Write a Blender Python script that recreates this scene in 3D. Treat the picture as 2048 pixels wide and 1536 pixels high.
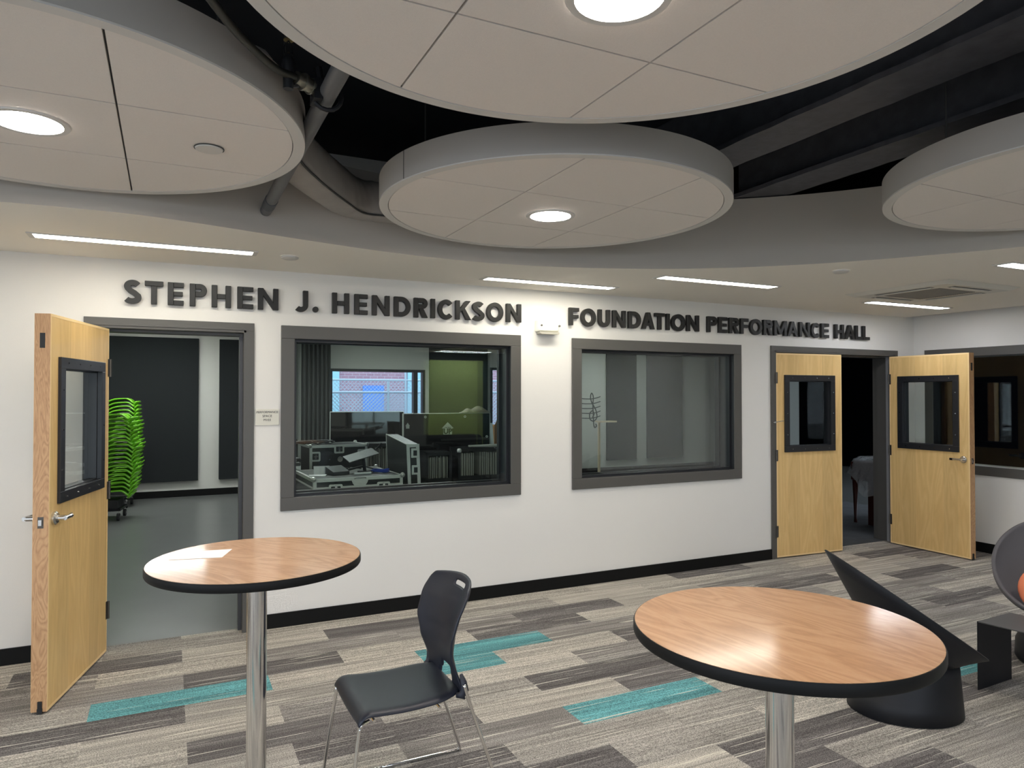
import bpy, math, random
from mathutils import Vector, Matrix
R = math.radians
sc = bpy.context.scene
for o in list(bpy.data.objects): bpy.data.objects.remove(o)
COL = sc.collection
PI = math.pi

# ------------------------------------------------------------------ camera
cam = bpy.data.cameras.new('camera'); camo = bpy.data.objects.new('camera', cam); COL.objects.link(camo)
yaw, pitch = R(64.0), R(0.894)
fw = Vector((math.cos(yaw)*math.cos(pitch), math.sin(yaw)*math.cos(pitch), math.sin(pitch)))
rt = Vector((math.sin(yaw), -math.cos(yaw), 0)); up = rt.cross(fw)
M = Matrix((rt, up, -fw)).transposed().to_4x4(); M.translation = (0, 0, 1.68)
camo.matrix_world = M
cam.sensor_width = 36; cam.lens = 1410/2048*36; cam.clip_start = .05; cam.clip_end = 200
sc.camera = camo
# ------------------------------------------------------------------ world, exposure
w = bpy.data.worlds.new('world'); sc.world = w; w.use_nodes = True
bg = w.node_tree.nodes['Background']
bg.inputs[0].default_value = (.76, .87, 1.0, 1); bg.inputs[1].default_value = 2.2
sc.view_settings.view_transform = 'Standard'; sc.view_settings.look = 'None'
sc.view_settings.gamma = 1; sc.view_settings.use_curve_mapping = False
sc.view_settings.exposure = 1.0
LIN = 15.0      # strength of the recessed linear lights
DOWN = 92.0     # strength of the round downlights
HALL = 24.0      # strength of the lamps added in the hall behind

# ------------------------------------------------------------------ materials
def nt(name):
    m = bpy.data.materials.new(name); m.use_nodes = True
    return m, m.node_tree, m.node_tree.nodes['Principled BSDF']
def sock(b, k, v):
    if k in b.inputs: b.inputs[k].default_value = v
def mat(name, col, rough=.6, metal=0., spec=.5, bump=0., bscale=200., var=0., vscale=8.):
    m, t, b = nt(name)
    sock(b, 'Base Color', (*col, 1)); sock(b, 'Roughness', rough); sock(b, 'Metallic', metal); sock(b, 'Specular IOR Level', spec)
    if bump or var:
        tc = t.nodes.new('ShaderNodeTexCoord')
    if bump:
        n = t.nodes.new('ShaderNodeTexNoise'); n.inputs['Scale'].default_value = bscale; n.inputs['Detail'].default_value = 3
        bp = t.nodes.new('ShaderNodeBump'); bp.inputs['Strength'].default_value = bump; bp.inputs['Distance'].default_value = .002
        t.links.new(tc.outputs['Object'], n.inputs['Vector']); t.links.new(n.outputs['Fac'], bp.inputs['Height']); t.links.new(bp.outputs[0], b.inputs['Normal'])
    if var:
        n = t.nodes.new('ShaderNodeTexNoise'); n.inputs['Scale'].default_value = vscale; n.inputs['Detail'].default_value = 4
        r = t.nodes.new('ShaderNodeMapRange'); r.inputs[3].default_value = 1-var; r.inputs[4].default_value = 1+var
        mx = t.nodes.new('ShaderNodeVectorMath'); mx.operation = 'SCALE'; mx.inputs[0].default_value = col
        t.links.new(tc.outputs['Object'], n.inputs['Vector']); t.links.new(n.outputs['Fac'], r.inputs[0]); t.links.new(r.outputs[0], mx.inputs['Scale'])
        t.links.new(mx.outputs[0], b.inputs['Base Color'])
    return m
def emis(name, col, s):
    m, t, b = nt(name); sock(b, 'Base Color', (.8, .8, .8, 1)); sock(b, 'Emission Color', (*col, 1)); sock(b, 'Emission Strength', s)
    return m
def glass(name, tint=(.93, .96, .95), ior=1.5):
    m = bpy.data.materials.new(name); m.use_nodes = True; t = m.node_tree; t.nodes.clear()
    o = t.nodes.new('ShaderNodeOutputMaterial'); mx = t.nodes.new('ShaderNodeMixShader'); tr = t.nodes.new('ShaderNodeBsdfTransparent')
    g = t.nodes.new('ShaderNodeBsdfGlossy'); f = t.nodes.new('ShaderNodeFresnel'); ge = t.nodes.new('ShaderNodeNewGeometry'); mr = t.nodes.new('ShaderNodeMapRange')
    mr.inputs[3].default_value = ior; mr.inputs[4].default_value = 1/ior; t.links.new(ge.outputs['Backfacing'], mr.inputs[0]); t.links.new(mr.outputs[0], f.inputs[0])
    tr.inputs[0].default_value = (*tint, 1); g.inputs['Roughness'].default_value = .0; g.inputs[0].default_value = (1, 1, 1, 1)
    t.links.new(f.outputs[0], mx.inputs[0]); t.links.new(tr.outputs[0], mx.inputs[1]); t.links.new(g.outputs[0], mx.inputs[2]); t.links.new(mx.outputs[0], o.inputs[0])
    return m
def ramp(t, stops):
    r = t.nodes.new('ShaderNodeValToRGB'); e = r.color_ramp.elements
    while len(e) < len(stops): e.new(.5)
    for i, (p, c) in enumerate(stops): e[i].position = p; e[i].color = (*c, 1)
    return r
def wood(name, c1, c2, c3, scale, dist, rough=.35, along='Z', det=1.2, strips=0., coat=0., bump=0., bands=9.):
    """grain stretched along one object axis"""
    m, t, b = nt(name); L = t.links.new
    tc = t.nodes.new('ShaderNodeTexCoord'); mp = t.nodes.new('ShaderNodeMapping')
    L(tc.outputs['Object'], mp.inputs[0]); mp.inputs['Scale'].default_value = scale
    n = t.nodes.new('ShaderNodeTexNoise'); n.inputs['Scale'].default_value = 1; n.inputs['Detail'].default_value = 2; n.inputs['Distortion'].default_value = dist
    L(mp.outputs[0], n.inputs['Vector'])
    mul = t.nodes.new('ShaderNodeMath'); mul.operation = 'MULTIPLY'; mul.inputs[1].default_value = bands; L(n.outputs['Fac'], mul.inputs[0])
    fr = t.nodes.new('ShaderNodeMath'); fr.operation = 'PINGPONG'; fr.inputs[1].default_value = .5; L(mul.outputs[0], fr.inputs[0])
    m2 = t.nodes.new('ShaderNodeMath'); m2.operation = 'MULTIPLY'; m2.inputs[1].default_value = 2; L(fr.outputs[0], m2.inputs[0])
    fine = t.nodes.new('ShaderNodeTexNoise'); fine.inputs['Scale'].default_value = det*10; fine.inputs['Detail'].default_value = 5; L(mp.outputs[0], fine.inputs['Vector'])
    mix = t.nodes.new('ShaderNodeMath'); mix.operation = 'MULTIPLY_ADD'; mix.inputs[1].default_value = .45
    sc2 = t.nodes.new('ShaderNodeMath'); sc2.operation = 'MULTIPLY'; sc2.inputs[1].default_value = .55; L(fine.outputs['Fac'], sc2.inputs[0])
    L(m2.outputs[0], mix.inputs[0]); L(sc2.outputs[0], mix.inputs[2])
    r = ramp(t, [(0.05, c1), (.5, c2), (.95, c3)]); L(mix.outputs[0], r.inputs[0])
    out = r.outputs[0]
    if strips:
        sx = t.nodes.new('ShaderNodeSeparateXYZ'); L(tc.outputs['Object'], sx.inputs[0])
        d = t.nodes.new('ShaderNodeMath'); d.operation = 'MULTIPLY'; d.inputs[1].default_value = 1/strips; L(sx.outputs[0], d.inputs[0])
        fl = t.nodes.new('ShaderNodeMath'); fl.operation = 'FLOOR'; L(d.outputs[0], fl.inputs[0])
        wn = t.nodes.new('ShaderNodeTexWhiteNoise'); wn.noise_dimensions = '1D'; L(fl.outputs[0], wn.inputs['W'])
        mr = t.nodes.new('ShaderNodeMapRange'); mr.inputs[3].default_value = .94; mr.inputs[4].default_value = 1.06; L(wn.outputs['Value'], mr.inputs[0])
        vm = t.nodes.new('ShaderNodeVectorMath'); vm.operation = 'SCALE'; L(out, vm.inputs[0]); L(mr.outputs[0], vm.inputs['Scale']); out = vm.outputs[0]
    L(out, b.inputs['Base Color']); sock(b, 'Roughness', rough); sock(b, 'Coat Weight', coat); sock(b, 'Coat Roughness', .12)
    if bump:
        bp = t.nodes.new('ShaderNodeBump'); bp.inputs['Strength'].default_value = bump; bp.inputs['Distance'].default_value = .001
        L(fine.outputs['Fac'], bp.inputs['Height']); L(bp.outputs[0], b.inputs['Normal'])
    return m

WALL = mat('wall_paint', (.77, .75, .715), .65, bump=.25, bscale=260, spec=.3)
SOFF = mat('soffit_paint', (.86, .82, .75), .8, spec=.2)
FASC = mat('fascia_paint', (.50, .465, .42), .8, spec=.2)
PANEL = mat('ceiling_tile', (.76, .71, .665), .9, spec=.1, bump=.3, bscale=420, var=.04, vscale=160)
RIMW = mat('cloud_rim_white', (.62, .60, .57), .6, spec=.3)
RIMG = mat('cloud_band', (.43, .405, .375), .55, spec=.3)
TRIM = mat('grey_frame_paint', (.088, .084, .078), .42, bump=.1, bscale=300)
BLK = mat('black_frame', (.012, .013, .016), .42)
BASE = mat('rubber_base', (.005, .005, .005), .6, spec=.2)
DECK = mat('dark_deck', (.010, .013, .020), .7, var=.3, vscale=2)
BEAM = mat('dark_beam', (.085, .086, .10), .5, var=.45, vscale=14, bump=.8, bscale=20)
PIPE = mat('painted_pipe', (.11, .11, .115), .45)
METAL = mat('brushed_nickel', (.62, .60, .57), .26, metal=1)
CHROME = mat('chrome', (.72, .71, .70), .12, metal=1)
ALU = mat('aluminium_edge', (.74, .74, .70), .36, metal=.65)
PLAST = mat('navy_black_plastic', (.012, .015, .026), .42, bump=.2, bscale=500)
STEELB = mat('black_powder_coat', (.009, .0095, .012), .5, bump=.15, bscale=600, spec=.3)
GREY_T = mat('grey_powder_coat', (.06, .06, .058), .5)
FELT = mat('grey_felt', (.115, .108, .115), .95, spec=.2, bump=.5, bscale=300)
CUSH = mat('coral_fabric', (.75, .22, .11), .9, bump=.5, bscale=300)
PAPER = mat('paper', (.86, .85, .84), .7)
WHITE = mat('white_plastic', (.82, .80, .70), .4)
WHITE2 = mat('white_metal', (.68, .66, .60), .4)
LETT = mat('letter_black', (.014, .0135, .013), .42, spec=.4)
INK = mat('ink', (.02, .02, .02), .6)
GREEN = mat('green_plastic', (.15, .46, .014), .35, var=.1)
ACOU = mat('acoustic_fabric', (.012, .0145, .016), .95, bump=.6, bscale=300)
CURT = mat('grey_curtain', (.075, .078, .08), .95, bump=.3, bscale=120)
HWALL = mat('hall_paint', (.60, .59, .55), .7)
VINYL = mat('hall_vinyl', (.125, .130, .125), .30, var=.12, vscale=3, spec=.35)
GWALL = mat('green_paint', (.56, .70, .24), .6)
DRAPE = mat('black_drape', (.003, .003, .004), 1.0, spec=.0)
CASE = mat('case_laminate', (.016, .016, .017), .38, bump=.4, bscale=300)
CASET = mat('case_top_laminate', (.07, .068, .06), .45, bump=.3, bscale=300)
BOARD = mat('gloss_black_board', (.006, .006, .007), .04, spec=.8)
SKIRT = mat('grey_pleats', (.55, .53, .46), .8)
LABEL = mat('label_white', (.85, .86, .78), .6)
BLUE = mat('blue_cable', (.03, .08, .50), .5)
CARD = mat('cardboard', (.42, .22, .10), .9)
SOFAM = mat('sofa_fabric', (.05, .052, .055), .9)
BLUEDOOR = mat('blue_painted_door', (.05, .20, .75), .5)
GALV = mat('galvanised_wire', (.34, .44, .52), .5)
CONC = mat('asphalt', (.10, .11, .13), .9)
WRAP = mat('duct_wrap', (.34, .32, .30), .75, bump=1, bscale=12, var=.15, vscale=9)
MAHOG = mat('dark_red_wood', (.055, .012, .008), .3)
RUBBER = mat('rubber', (.012, .012, .013), .7)
GLASS = glass('window_glass', ior=1.55)
LGLASS = glass('door_glass', ior=1.35)
EXTG = glass('outer_glass', tint=(.97, .98, 1.0), ior=1.2)
E_LIN = emis('linear_lamp_glow', (1, .95, .82), LIN)
E_LIN2 = emis('cool_linear_lamp_glow', (.90, .93, 1.0), LIN)
E_DN = emis('downlight_glow', (1, .93, .86), DOWN)
E_HALL = emis('added_hall_glow', (.95, 1, .98), HALL)
E_HALL2 = emis('hall_spot_glow', (1, .98, .93), 14)
DOORW = wood('maple_veneer', (.66, .43, .17), (.73, .49, .205), (.80, .56, .25), (5.5, 5.5, .7), .6, rough=.38, det=2.2, strips=.155)
DOORE = wood('maple_edge', (.33, .17, .075), (.54, .31, .15), (.64, .40, .21), (9, 9, 1.6), 2.2, rough=.5, det=3, bands=11)
DOORL = mat('maple_lipping', (.86, .63, .32), .4)
TABW = wood('table_laminate', (.36, .175, .075), (.51, .275, .135), (.61, .365, .20), (1.3, 9, 4), 1.1, rough=.40, det=4.5, bands=7, bump=.4, coat=.6)

def plastic_sheet():
    m = bpy.data.materials.new('clear_plastic_sheet'); m.use_nodes = True; t = m.node_tree; t.nodes.clear()
    o = t.nodes.new('ShaderNodeOutputMaterial'); mx = t.nodes.new('ShaderNodeMixShader'); tr = t.nodes.new('ShaderNodeBsdfTransparent')
    g = t.nodes.new('ShaderNodeBsdfPrincipled'); g.inputs['Base Color'].default_value = (.80, .82, .84, 1); g.inputs['Roughness'].default_value = .10
    n = t.nodes.new('ShaderNodeTexNoise'); n.inputs['Scale'].default_value = 7; n.inputs['Detail'].default_value = 2; n.inputs['Distortion'].default_value = .8
    bp = t.nodes.new('ShaderNodeBump'); bp.inputs['Strength'].default_value = 1; bp.inputs['Distance'].default_value = .05
    t.links.new(n.outputs['Fac'], bp.inputs['Height']); t.links.new(bp.outputs[0], g.inputs['Normal'])
    mx.inputs[0].default_value = .42
    t.links.new(tr.outputs[0], mx.inputs[1]); t.links.new(g.outputs[0], mx.inputs[2]); t.links.new(mx.outputs[0], o.inputs[0])
    return m
SHEET = plastic_sheet()

def brick():
    m, t, b = nt('daylight_tint_brick'); L = t.links.new
    tc = t.nodes.new('ShaderNodeTexCoord'); s = t.nodes.new('ShaderNodeSeparateXYZ'); c = t.nodes.new('ShaderNodeCombineXYZ')
    L(tc.outputs['Object'], s.inputs[0]); L(s.outputs[0], c.inputs[0]); L(s.outputs[2], c.inputs[1])
    br = t.nodes.new('ShaderNodeTexBrick'); br.inputs['Scale'].default_value = 1; br.inputs['Brick Width'].default_value = .23; br.inputs['Row Height'].default_value = .08
    br.inputs['Mortar Size'].default_value = .007; br.inputs['Color1'].default_value = (.36, .21, .27, 1); br.inputs['Color2'].default_value = (.30, .17, .23, 1); br.inputs['Mortar'].default_value = (.44, .40, .46, 1)  # lilac cast of the cool daylight is put into the brick colours
    L(c.outputs[0], br.inputs['Vector']); L(br.outputs[0], b.inputs['Base Color']); sock(b, 'Roughness', .9)
    return m
BRICK = brick()

def carpet():
    m, t, b = nt('plank_carpet'); L = t.links.new
    tc = t.nodes.new('ShaderNodeTexCoord'); at = t.nodes.new('ShaderNodeAttribute'); at.attribute_name = 'plank'
    def noise(scale, det, sx, sy):
        mp = t.nodes.new('ShaderNodeMapping'); mp.inputs['Scale'].default_value = (sx, sy, 1); L(tc.outputs['Object'], mp.inputs[0])
        off = t.nodes.new('ShaderNodeVectorMath'); off.operation = 'MULTIPLY_ADD'; off.inputs[1].default_value = (37, 53, 11)
        L(at.outputs['Alpha'], off.inputs[0]); L(mp.outputs[0], off.inputs[2])
        n = t.nodes.new('ShaderNodeTexNoise'); n.inputs['Scale'].default_value = scale; n.inputs['Detail'].default_value = det; L(off.outputs[0], n.inputs['Vector']); return n
    def mr(src, a, bb, c, d):
        r = t.nodes.new('ShaderNodeMapRange'); r.inputs[1].default_value = a; r.inputs[2].default_value = bb; r.inputs[3].default_value = c; r.inputs[4].default_value = d; L(src, r.inputs[0]); return r.outputs[0]
    def mul(a, bb):
        x = t.nodes.new('ShaderNodeMath'); x.operation = 'MULTIPLY'; L(a, x.inputs[0]); L(bb, x.inputs[1]); return x.outputs[0]
    streak = noise(1, 3, 1.3, 55); s2 = noise(1, 2, .8, 130); sp = noise(170, 2, 1, 1.6)
    sw = noise(1, 2, .9, 14); f = mul(mul(mul(mr(streak.outputs['Fac'], .3, .7, .76, 1.24), mr(sw.outputs['Fac'], .3, .7, .80, 1.2)), mr(s2.outputs['Fac'], .3, .7, .84, 1.16)), mr(sp.outputs['Fac'], .34, .66, .45, 1.55))
    vm = t.nodes.new('ShaderNodeVectorMath'); vm.operation = 'SCALE'; L(at.outputs['Color'], vm.inputs[0]); L(f, vm.inputs['Scale'])
    # thin pale threads running along the planks
    th = noise(1, 1, 1.6, 85); th2 = noise(1, 1, 1.1, 60)
    k = mul(mr(th.outputs['Fac'], .668, .68, 0, 1), mr(at.outputs['Fac'], .0, .01, 0, 1))
    mx = t.nodes.new('ShaderNodeMix'); mx.data_type = 'RGBA'; L(mul(k, mr(sp.outputs['Fac'], .3, .6, .5, .95)), mx.inputs[0]); L(vm.outputs[0], mx.inputs[6]); mx.inputs[7].default_value = (.74, .71, .61, 1)
    L(mx.outputs[2], b.inputs['Base Color']); sock(b, 'Roughness', .95); sock(b, 'Specular IOR Level', .1)
    bp = t.nodes.new('ShaderNodeBump'); bp.inputs['Strength'].default_value = .6; bp.inputs['Distance'].default_value = .004; L(sp.outputs['Fac'], bp.inputs['Height']); L(bp.outputs[0], b.inputs['Normal'])
    return m
CARPET = carpet()

# ------------------------------------------------------------------ mesh helpers
class MB:
    def __init__(s): s.v = []; s.f = []
    def add(s, vs, fs):
        n = len(s.v); s.v += [tuple(v) for v in vs]; s.f += [tuple(i+n for i in f) for f in fs]; return s
    def box(s, x0, y0, z0, x1, y1, z1):
        if x0 > x1: x0, x1 = x1, x0
        if y0 > y1: y0, y1 = y1, y0
        if z0 > z1: z0, z1 = z1, z0
        return s.add([(x0,y0,z0),(x1,y0,z0),(x1,y1,z0),(x0,y1,z0),(x0,y0,z1),(x1,y0,z1),(x1,y1,z1),(x0,y1,z1)],
                     [(0,3,2,1),(4,5,6,7),(0,1,5,4),(1,2,6,5),(2,3,7,6),(3,0,4,7)])
    def hexa(s, p): return s.add(p, [(0,3,2,1),(4,5,6,7),(0,1,5,4),(1,2,6,5),(2,3,7,6),(3,0,4,7)])
    def prism(s, poly, z0, z1, ax='Z'):
        n = len(poly)
        if ax == 'Z': vs = [(x,y,z0) for x,y in poly]+[(x,y,z1) for x,y in poly]
        elif ax == 'Y': vs = [(x,z0,y) for x,y in poly]+[(x,z1,y) for x,y in poly]
        else: vs = [(z0,x,y) for x,y in poly]+[(z1,x,y) for x,y in poly]
        return s.add(vs, [tuple(range(n-1,-1,-1)), tuple(range(n,2*n))]+[(i,(i+1)%n,n+(i+1)%n,n+i) for i in range(n)])
    def tube(s, pts, r, n=10, cap=True, closed=False):
        pts = [Vector(p) for p in pts]; N = len(pts); rings = []; prev = None
        for i, p in enumerate(pts):
            a = pts[(i-1) % N] if (i or closed) else pts[0]; b = pts[(i+1) % N] if (i < N-1 or closed) else pts[-1]
            d = (b-a).normalized()
            u = prev if prev else (Vector((0,0,1)) if abs(d.z) < .9 else Vector((1,0,0)))
            u = (u-d*u.dot(d)).normalized(); prev = u; q = d.cross(u)
            rr = r[i] if isinstance(r, (list, tuple)) else r
            rings.append([p+(u*math.cos(2*PI*k/n)+q*math.sin(2*PI*k/n))*rr for k in range(n)])
        return s.loft(rings, cap, closed)
    def loft(s, rings, cap=True, closed=False):
        n = len(rings[0]); N = len(rings); vs = [v for rg in rings for v in rg]; fs = []
        for i in range(N if closed else N-1):
            for k in range(n):
                j = (i+1) % N; fs.append((i*n+k, i*n+(k+1)%n, j*n+(k+1)%n, j*n+k))
        if cap and not closed: fs += [tuple(range(n-1,-1,-1)), tuple(range((N-1)*n, N*n))]
        return s.add(vs, fs)
    def lathe(s, prof, c=(0,0,0), n=48, cap=True):
        return s.loft([[(c[0]+r*math.cos(2*PI*k/n), c[1]+r*math.sin(2*PI*k/n), c[2]+z) for k in range(n)] for r, z in prof], cap)
    def cyl(s, c, r, z0, z1, n=32): return s.lathe([(r, z0), (r, z1)], c, n)
    def ring(s, c, r0, r1, z0, z1, n=64):
        return s.loft([[(c[0]+r*math.cos(2*PI*k/n), c[1]+r*math.sin(2*PI*k/n), z) for k in range(n)] for r, z in ((r0,z0),(r1,z0),(r1,z1),(r0,z1))], False, True)
    def frame(s, x0, z0, x1, z1, w, y0, y1):   # rectangular frame lying in an XZ plane
        s.box(x0,y0,z1-w,x1,y1,z1); s.box(x0,y0,z0,x1,y1,z0+w); s.box(x0,y0,z0+w,x0+w,y1,z1-w); s.box(x1-w,y0,z0+w,x1,y1,z1-w); return s
    def grid(s, nu, nv, fn, mask=None):
        vs = [fn(i/nu, j/nv) for j in range(nv+1) for i in range(nu+1)]
        return s.add(vs, [(j*(nu+1)+i, j*(nu+1)+i+1, (j+1)*(nu+1)+i+1, (j+1)*(nu+1)+i) for j in range(nv) for i in range(nu) if not mask or mask(i, j)])
    def build(s, name, m, parent=None, smooth=False, bev=0, world=None, seg=2, sub=0, solid=0):
        vs = s.v
        if parent is None:
            xs = [v[0] for v in vs]; ys = [v[1] for v in vs]; zs = [v[2] for v in vs]
            off = Vector(((min(xs)+max(xs))/2, (min(ys)+max(ys))/2, min(zs)))
        else: off = Vector(world) if world else Vector((0,0,0))
        me = bpy.data.meshes.new(name); me.from_pydata([tuple(Vector(v)-off) for v in vs], [], s.f); me.update()
        if smooth is True: me.polygons.foreach_set('use_smooth', [True]*len(me.polygons))
        me.materials.append(m)
        o = bpy.data.objects.new(name, me); COL.objects.link(o)
        if parent is None: o.location = off
        else: o.parent = parent
        if solid:
            md = o.modifiers.new('s', 'SOLIDIFY'); md.thickness = solid; md.offset = 0
        if sub:
            md = o.modifiers.new('u', 'SUBSURF'); md.levels = sub; md.render_levels = sub
        if bev:
            md = o.modifiers.new('b', 'BEVEL'); md.width = bev; md.segments = seg; md.limit_method = 'ANGLE'; md.angle_limit = R(40)
        if smooth == 'auto':
            me.polygons.foreach_set('use_smooth', [True]*len(me.polygons))
            try: me.set_sharp_from_angle(angle=R(35))
            except Exception: pass
        return o
def tag(o, label=None, cat=None, group=None, kind=None):
    if label: o['label'] = label
    if cat: o['category'] = cat
    if group: o['group'] = group
    if kind: o['kind'] = kind
    return o
def thing(name, loc, label, cat, rz=0, group=None, kind=None):
    e = bpy.data.objects.new(name, None); COL.objects.link(e); e.location = loc; e.rotation_euler = (0, 0, rz); e.empty_display_size = .1
    return tag(e, label, cat, group, kind)
def copy_tree(o, parent=None):
    c = o.copy(); COL.objects.link(c); c.parent = parent
    for ch in [q for q in bpy.data.objects if q.parent == o]: copy_tree(ch, c)
    return c
def struct(mb, name, m, label=None, cat='structure', **k):
    o = mb.build(name, m, **k); return tag(o, label, cat, None, 'structure')
def text_mesh(name, body, size, m, parent, mw, ext=.001, bold=.0, align='CENTER', spacing=1.0, line=1.0):
    cu = bpy.data.curves.new(name, 'FONT'); cu.body = body; cu.size = size; cu.extrude = ext; cu.offset = bold; cu.align_x = align; cu.align_y = 'CENTER'
    cu.space_character = spacing; cu.space_line = line; cu.resolution_u = 3
    tmp = bpy.data.objects.new('tmp', cu); COL.objects.link(tmp)
    dg = bpy.context.evaluated_depsgraph_get(); me = bpy.data.meshes.new_from_object(tmp.evaluated_get(dg)); bpy.data.objects.remove(tmp)
    me.transform(mw); me.materials.clear(); me.materials.append(m); me.name = name
    o = bpy.data.objects.new(name, me); COL.objects.link(o); o.parent = parent
    return o
FACE = Matrix.Rotation(R(90), 4, 'X')       # text standing up, facing -y
def catmull(P, n=8):
    out = []
    for i in range(len(P)-1):
        p0 = Vector(P[max(i-1,0)]); p1 = Vector(P[i]); p2 = Vector(P[i+1]); p3 = Vector(P[min(i+2,len(P)-1)])
        for k in range(n):
            t = k/n; out.append(.5*((2*p1)+(p2-p0)*t+(2*p0-5*p1+4*p2-p3)*t*t+(3*p1-p0-3*p2+p3)*t**3))
    out.append(Vector(P[-1])); return out
def rrect(x0, y0, x1, y1, r, n=4):
    o = []
    for cx, cy, a in ((x1-r, y0+r, -90), (x1-r, y1-r, 0), (x0+r, y1-r, 90), (x0+r, y0+r, 180)):
        for k in range(n+1): q = R(a+90*k/n); o.append((cx+r*math.cos(q), cy+r*math.sin(q)))
    return o

# ------------------------------------------------------------------ room shell
D = 5.35; XR = 7.852; CE = 2.583; TH = .24; TOP = 3.5; XL = -3.6; YB = -3.2
b = MB()
ops = [(-.447, .50, 0, 2.14), (.80, 2.621, .90, 2.125), (3.257, 5.091, .915, 2.115), (5.613, 7.486, 0, 2.14)]
xp = XL-.2
for x0, x1, z0, z1 in ops:
    b.box(xp, D, 0, x0, D+TH, TOP)
    b.box(x0, D, z1, x1, D+TH, TOP)
    if z0: b.box(x0, D, 0, x1, D+TH, z0)
    xp = x1
b.box(xp, D, 0, XR+.3, D+TH, TOP)
struct(b, 'wall_back', WALL, 'off-white painted wall with raised lettering, two windows and two doorways', 'wall')
b = MB()
b.box(XR, 5.214-.09, 0, XR+.2, D, TOP); b.box(XR, YB, 0, XR+.2, 2.9, TOP)
b.box(XR, 2.9, 0, XR+.2, 5.124, .92); b.box(XR, 2.9, 2.10, XR+.2, 5.124, TOP)
struct(b, 'wall_right', WALL, 'off-white side wall with a dark window behind the open door', 'wall')
b = MB(); b.box(XL-.2, YB, 0, XL, -2.9, TOP); b.box(XL-.2, 2.6, 0, XL, D, TOP); b.box(XL-.2, -2.9, 0, XL, 2.6, .45); b.box(XL-.2, -2.9, 2.55, XL, 2.6, TOP)
struct(b, 'wall_left', WALL, None, 'wall')
b = MB()
for yy in (-2.9, -1.08, .74, 2.55): b.box(XL-.15, yy, .45, XL-.07, yy+.05, 2.55)
b.box(XL-.15, -2.9, .45, XL-.07, 2.6, .5); b.box(XL-.15, -2.9, 2.5, XL-.07, 2.6, 2.55); struct(b, 'added_window_left', TRIM, 'wide unseen window added for fill daylight left of the viewer', 'window')  # unseen opening added so sky light evens out the room
b = MB()
for xx in (-3.3, -1.47, .36, 2.2): b.box(xx, YB-.15, .45, xx+.05, YB-.07, 2.55)
b.box(-3.3, YB-.15, .45, 2.25, YB-.07, .5); b.box(-3.3, YB-.15, 2.5, 2.25, YB-.07, 2.55); struct(b, 'added_window_rear', TRIM, 'wide unseen window added for fill daylight behind the viewer', 'window')  # second unseen opening, added to throw daylight onto fascia and lettered wall
def portal(loc, rot, sx, sy):
    l = bpy.data.lights.new('added_window_portal', 'AREA'); l.shape = 'RECTANGLE'; l.size = sx; l.size_y = sy
    try: l.cycles.is_portal = True
    except Exception: pass
    o = bpy.data.objects.new('added_window_portal', l); COL.objects.link(o); o.location = loc; o.rotation_euler = rot
portal((XL-.18, -.15, 1.5), (0, R(-90), 0), 2.1, 5.5); portal((-.55, YB-.18, 1.5), (R(90), 0, 0), 5.5, 2.1)  # sampling portals for the two added windows
struct(MB().box(-30, -30, -.5, XL-.3, 12, -.4), 'ground_outside', mat('added_paving', (.35, .34, .32), .9), None, 'ground'); struct(MB().box(XL-.3, -30, -.5, 12, YB-.3, -.4), 'ground_outside', bpy.data.materials['added_paving'], None, 'ground')  # unseen paving added to bounce sky light up to the ceiling
GP = mat('grey_paint', (.16, .155, .145), .7)
b = MB(); b.box(XL, YB-.2, 0, -3.3, YB, TOP); b.box(2.25, YB-.2, 0, 4.88, YB, TOP); b.box(-3.3, YB-.2, 0, 2.25, YB, .45); b.box(-3.3, YB-.2, 2.55, 2.25, YB, TOP); struct(b, 'wall_front', GP, None, 'wall')
struct(MB().box(6.12, YB-.2, 0, XR, YB, 2.42), 'wall_front', mat('teal_grey_paint', (.03, .06, .06), .7), None, 'wall')
b = MB().box(4.88, YB-.2, 0, 6.12, YB, 2.42); struct(b, 'wall_front', GWALL, 'green painted wall reflected in the large window', 'wall')
struct(MB().box(4.88, YB-.2, 2.42, XR, YB, TOP), 'wall_front', mat('dark_paint', (.03, .03, .032), .7), None, 'wall')

# carpet: one quad per plank
random.seed(11)
PW, PL, Y0, X0 = .2286, .914, 3.092, 1.920
TEAL = (.12, .32, .34); DARK = (.150, .139, .135); MIDD = (.255, .238, .222); MID = (.34, .318, .288); LITE = (.42, .39, .345)
known = {(4.85, 2.8): DARK, (4.85, 1.0): MIDD, (4.85, 1.9): MIDD, (4.6, 2.4): DARK, (4.35, 2.0): TEAL, (4.35, 0.1): TEAL, (4.35, 2.9): MIDD, (4.1, 1.5): TEAL, (4.1, 2.4): LITE, (4.6, 3.3): LITE,
         (3.66, 2.4): DARK, (3.66, 3.3): DARK, (3.45, 2.9): DARK, (3.45, 1.5): LITE, (3.2, 2.4): TEAL, (3.2, 1.5): MIDD, (3.2, 3.2): LITE, (2.97, 2.4): MID, (2.5, 2.8): DARK, (2.5, 3.7): DARK, (2.75, 4.2): TEAL,
         (4.35, 6.4): DARK, (4.1, 6.0): MIDD, (4.6, 5.1): DARK, (3.66, 6.0): DARK, (3.45, 5.6): MIDD, (4.35, 4.6): MIDD, (3.9, 4.6): DARK, (3.9, 1.0): MIDD, (3.66, .9): DARK, (3.45, .6): DARK, (4.1, .5): MID,
         (5.05, 0.5): LITE, (4.85, -.8): MIDD, (5.1, -.8): DARK, (4.6, -.3): MIDD, (4.35, -.8): MID, (4.1, -.8): DARK, (2.75, 2.4): MID, (2.3, 2.4): DARK, (5.05, 6.5): DARK, (4.85, 5.5): MIDD, (5.05, 4.3): LITE}
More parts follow.
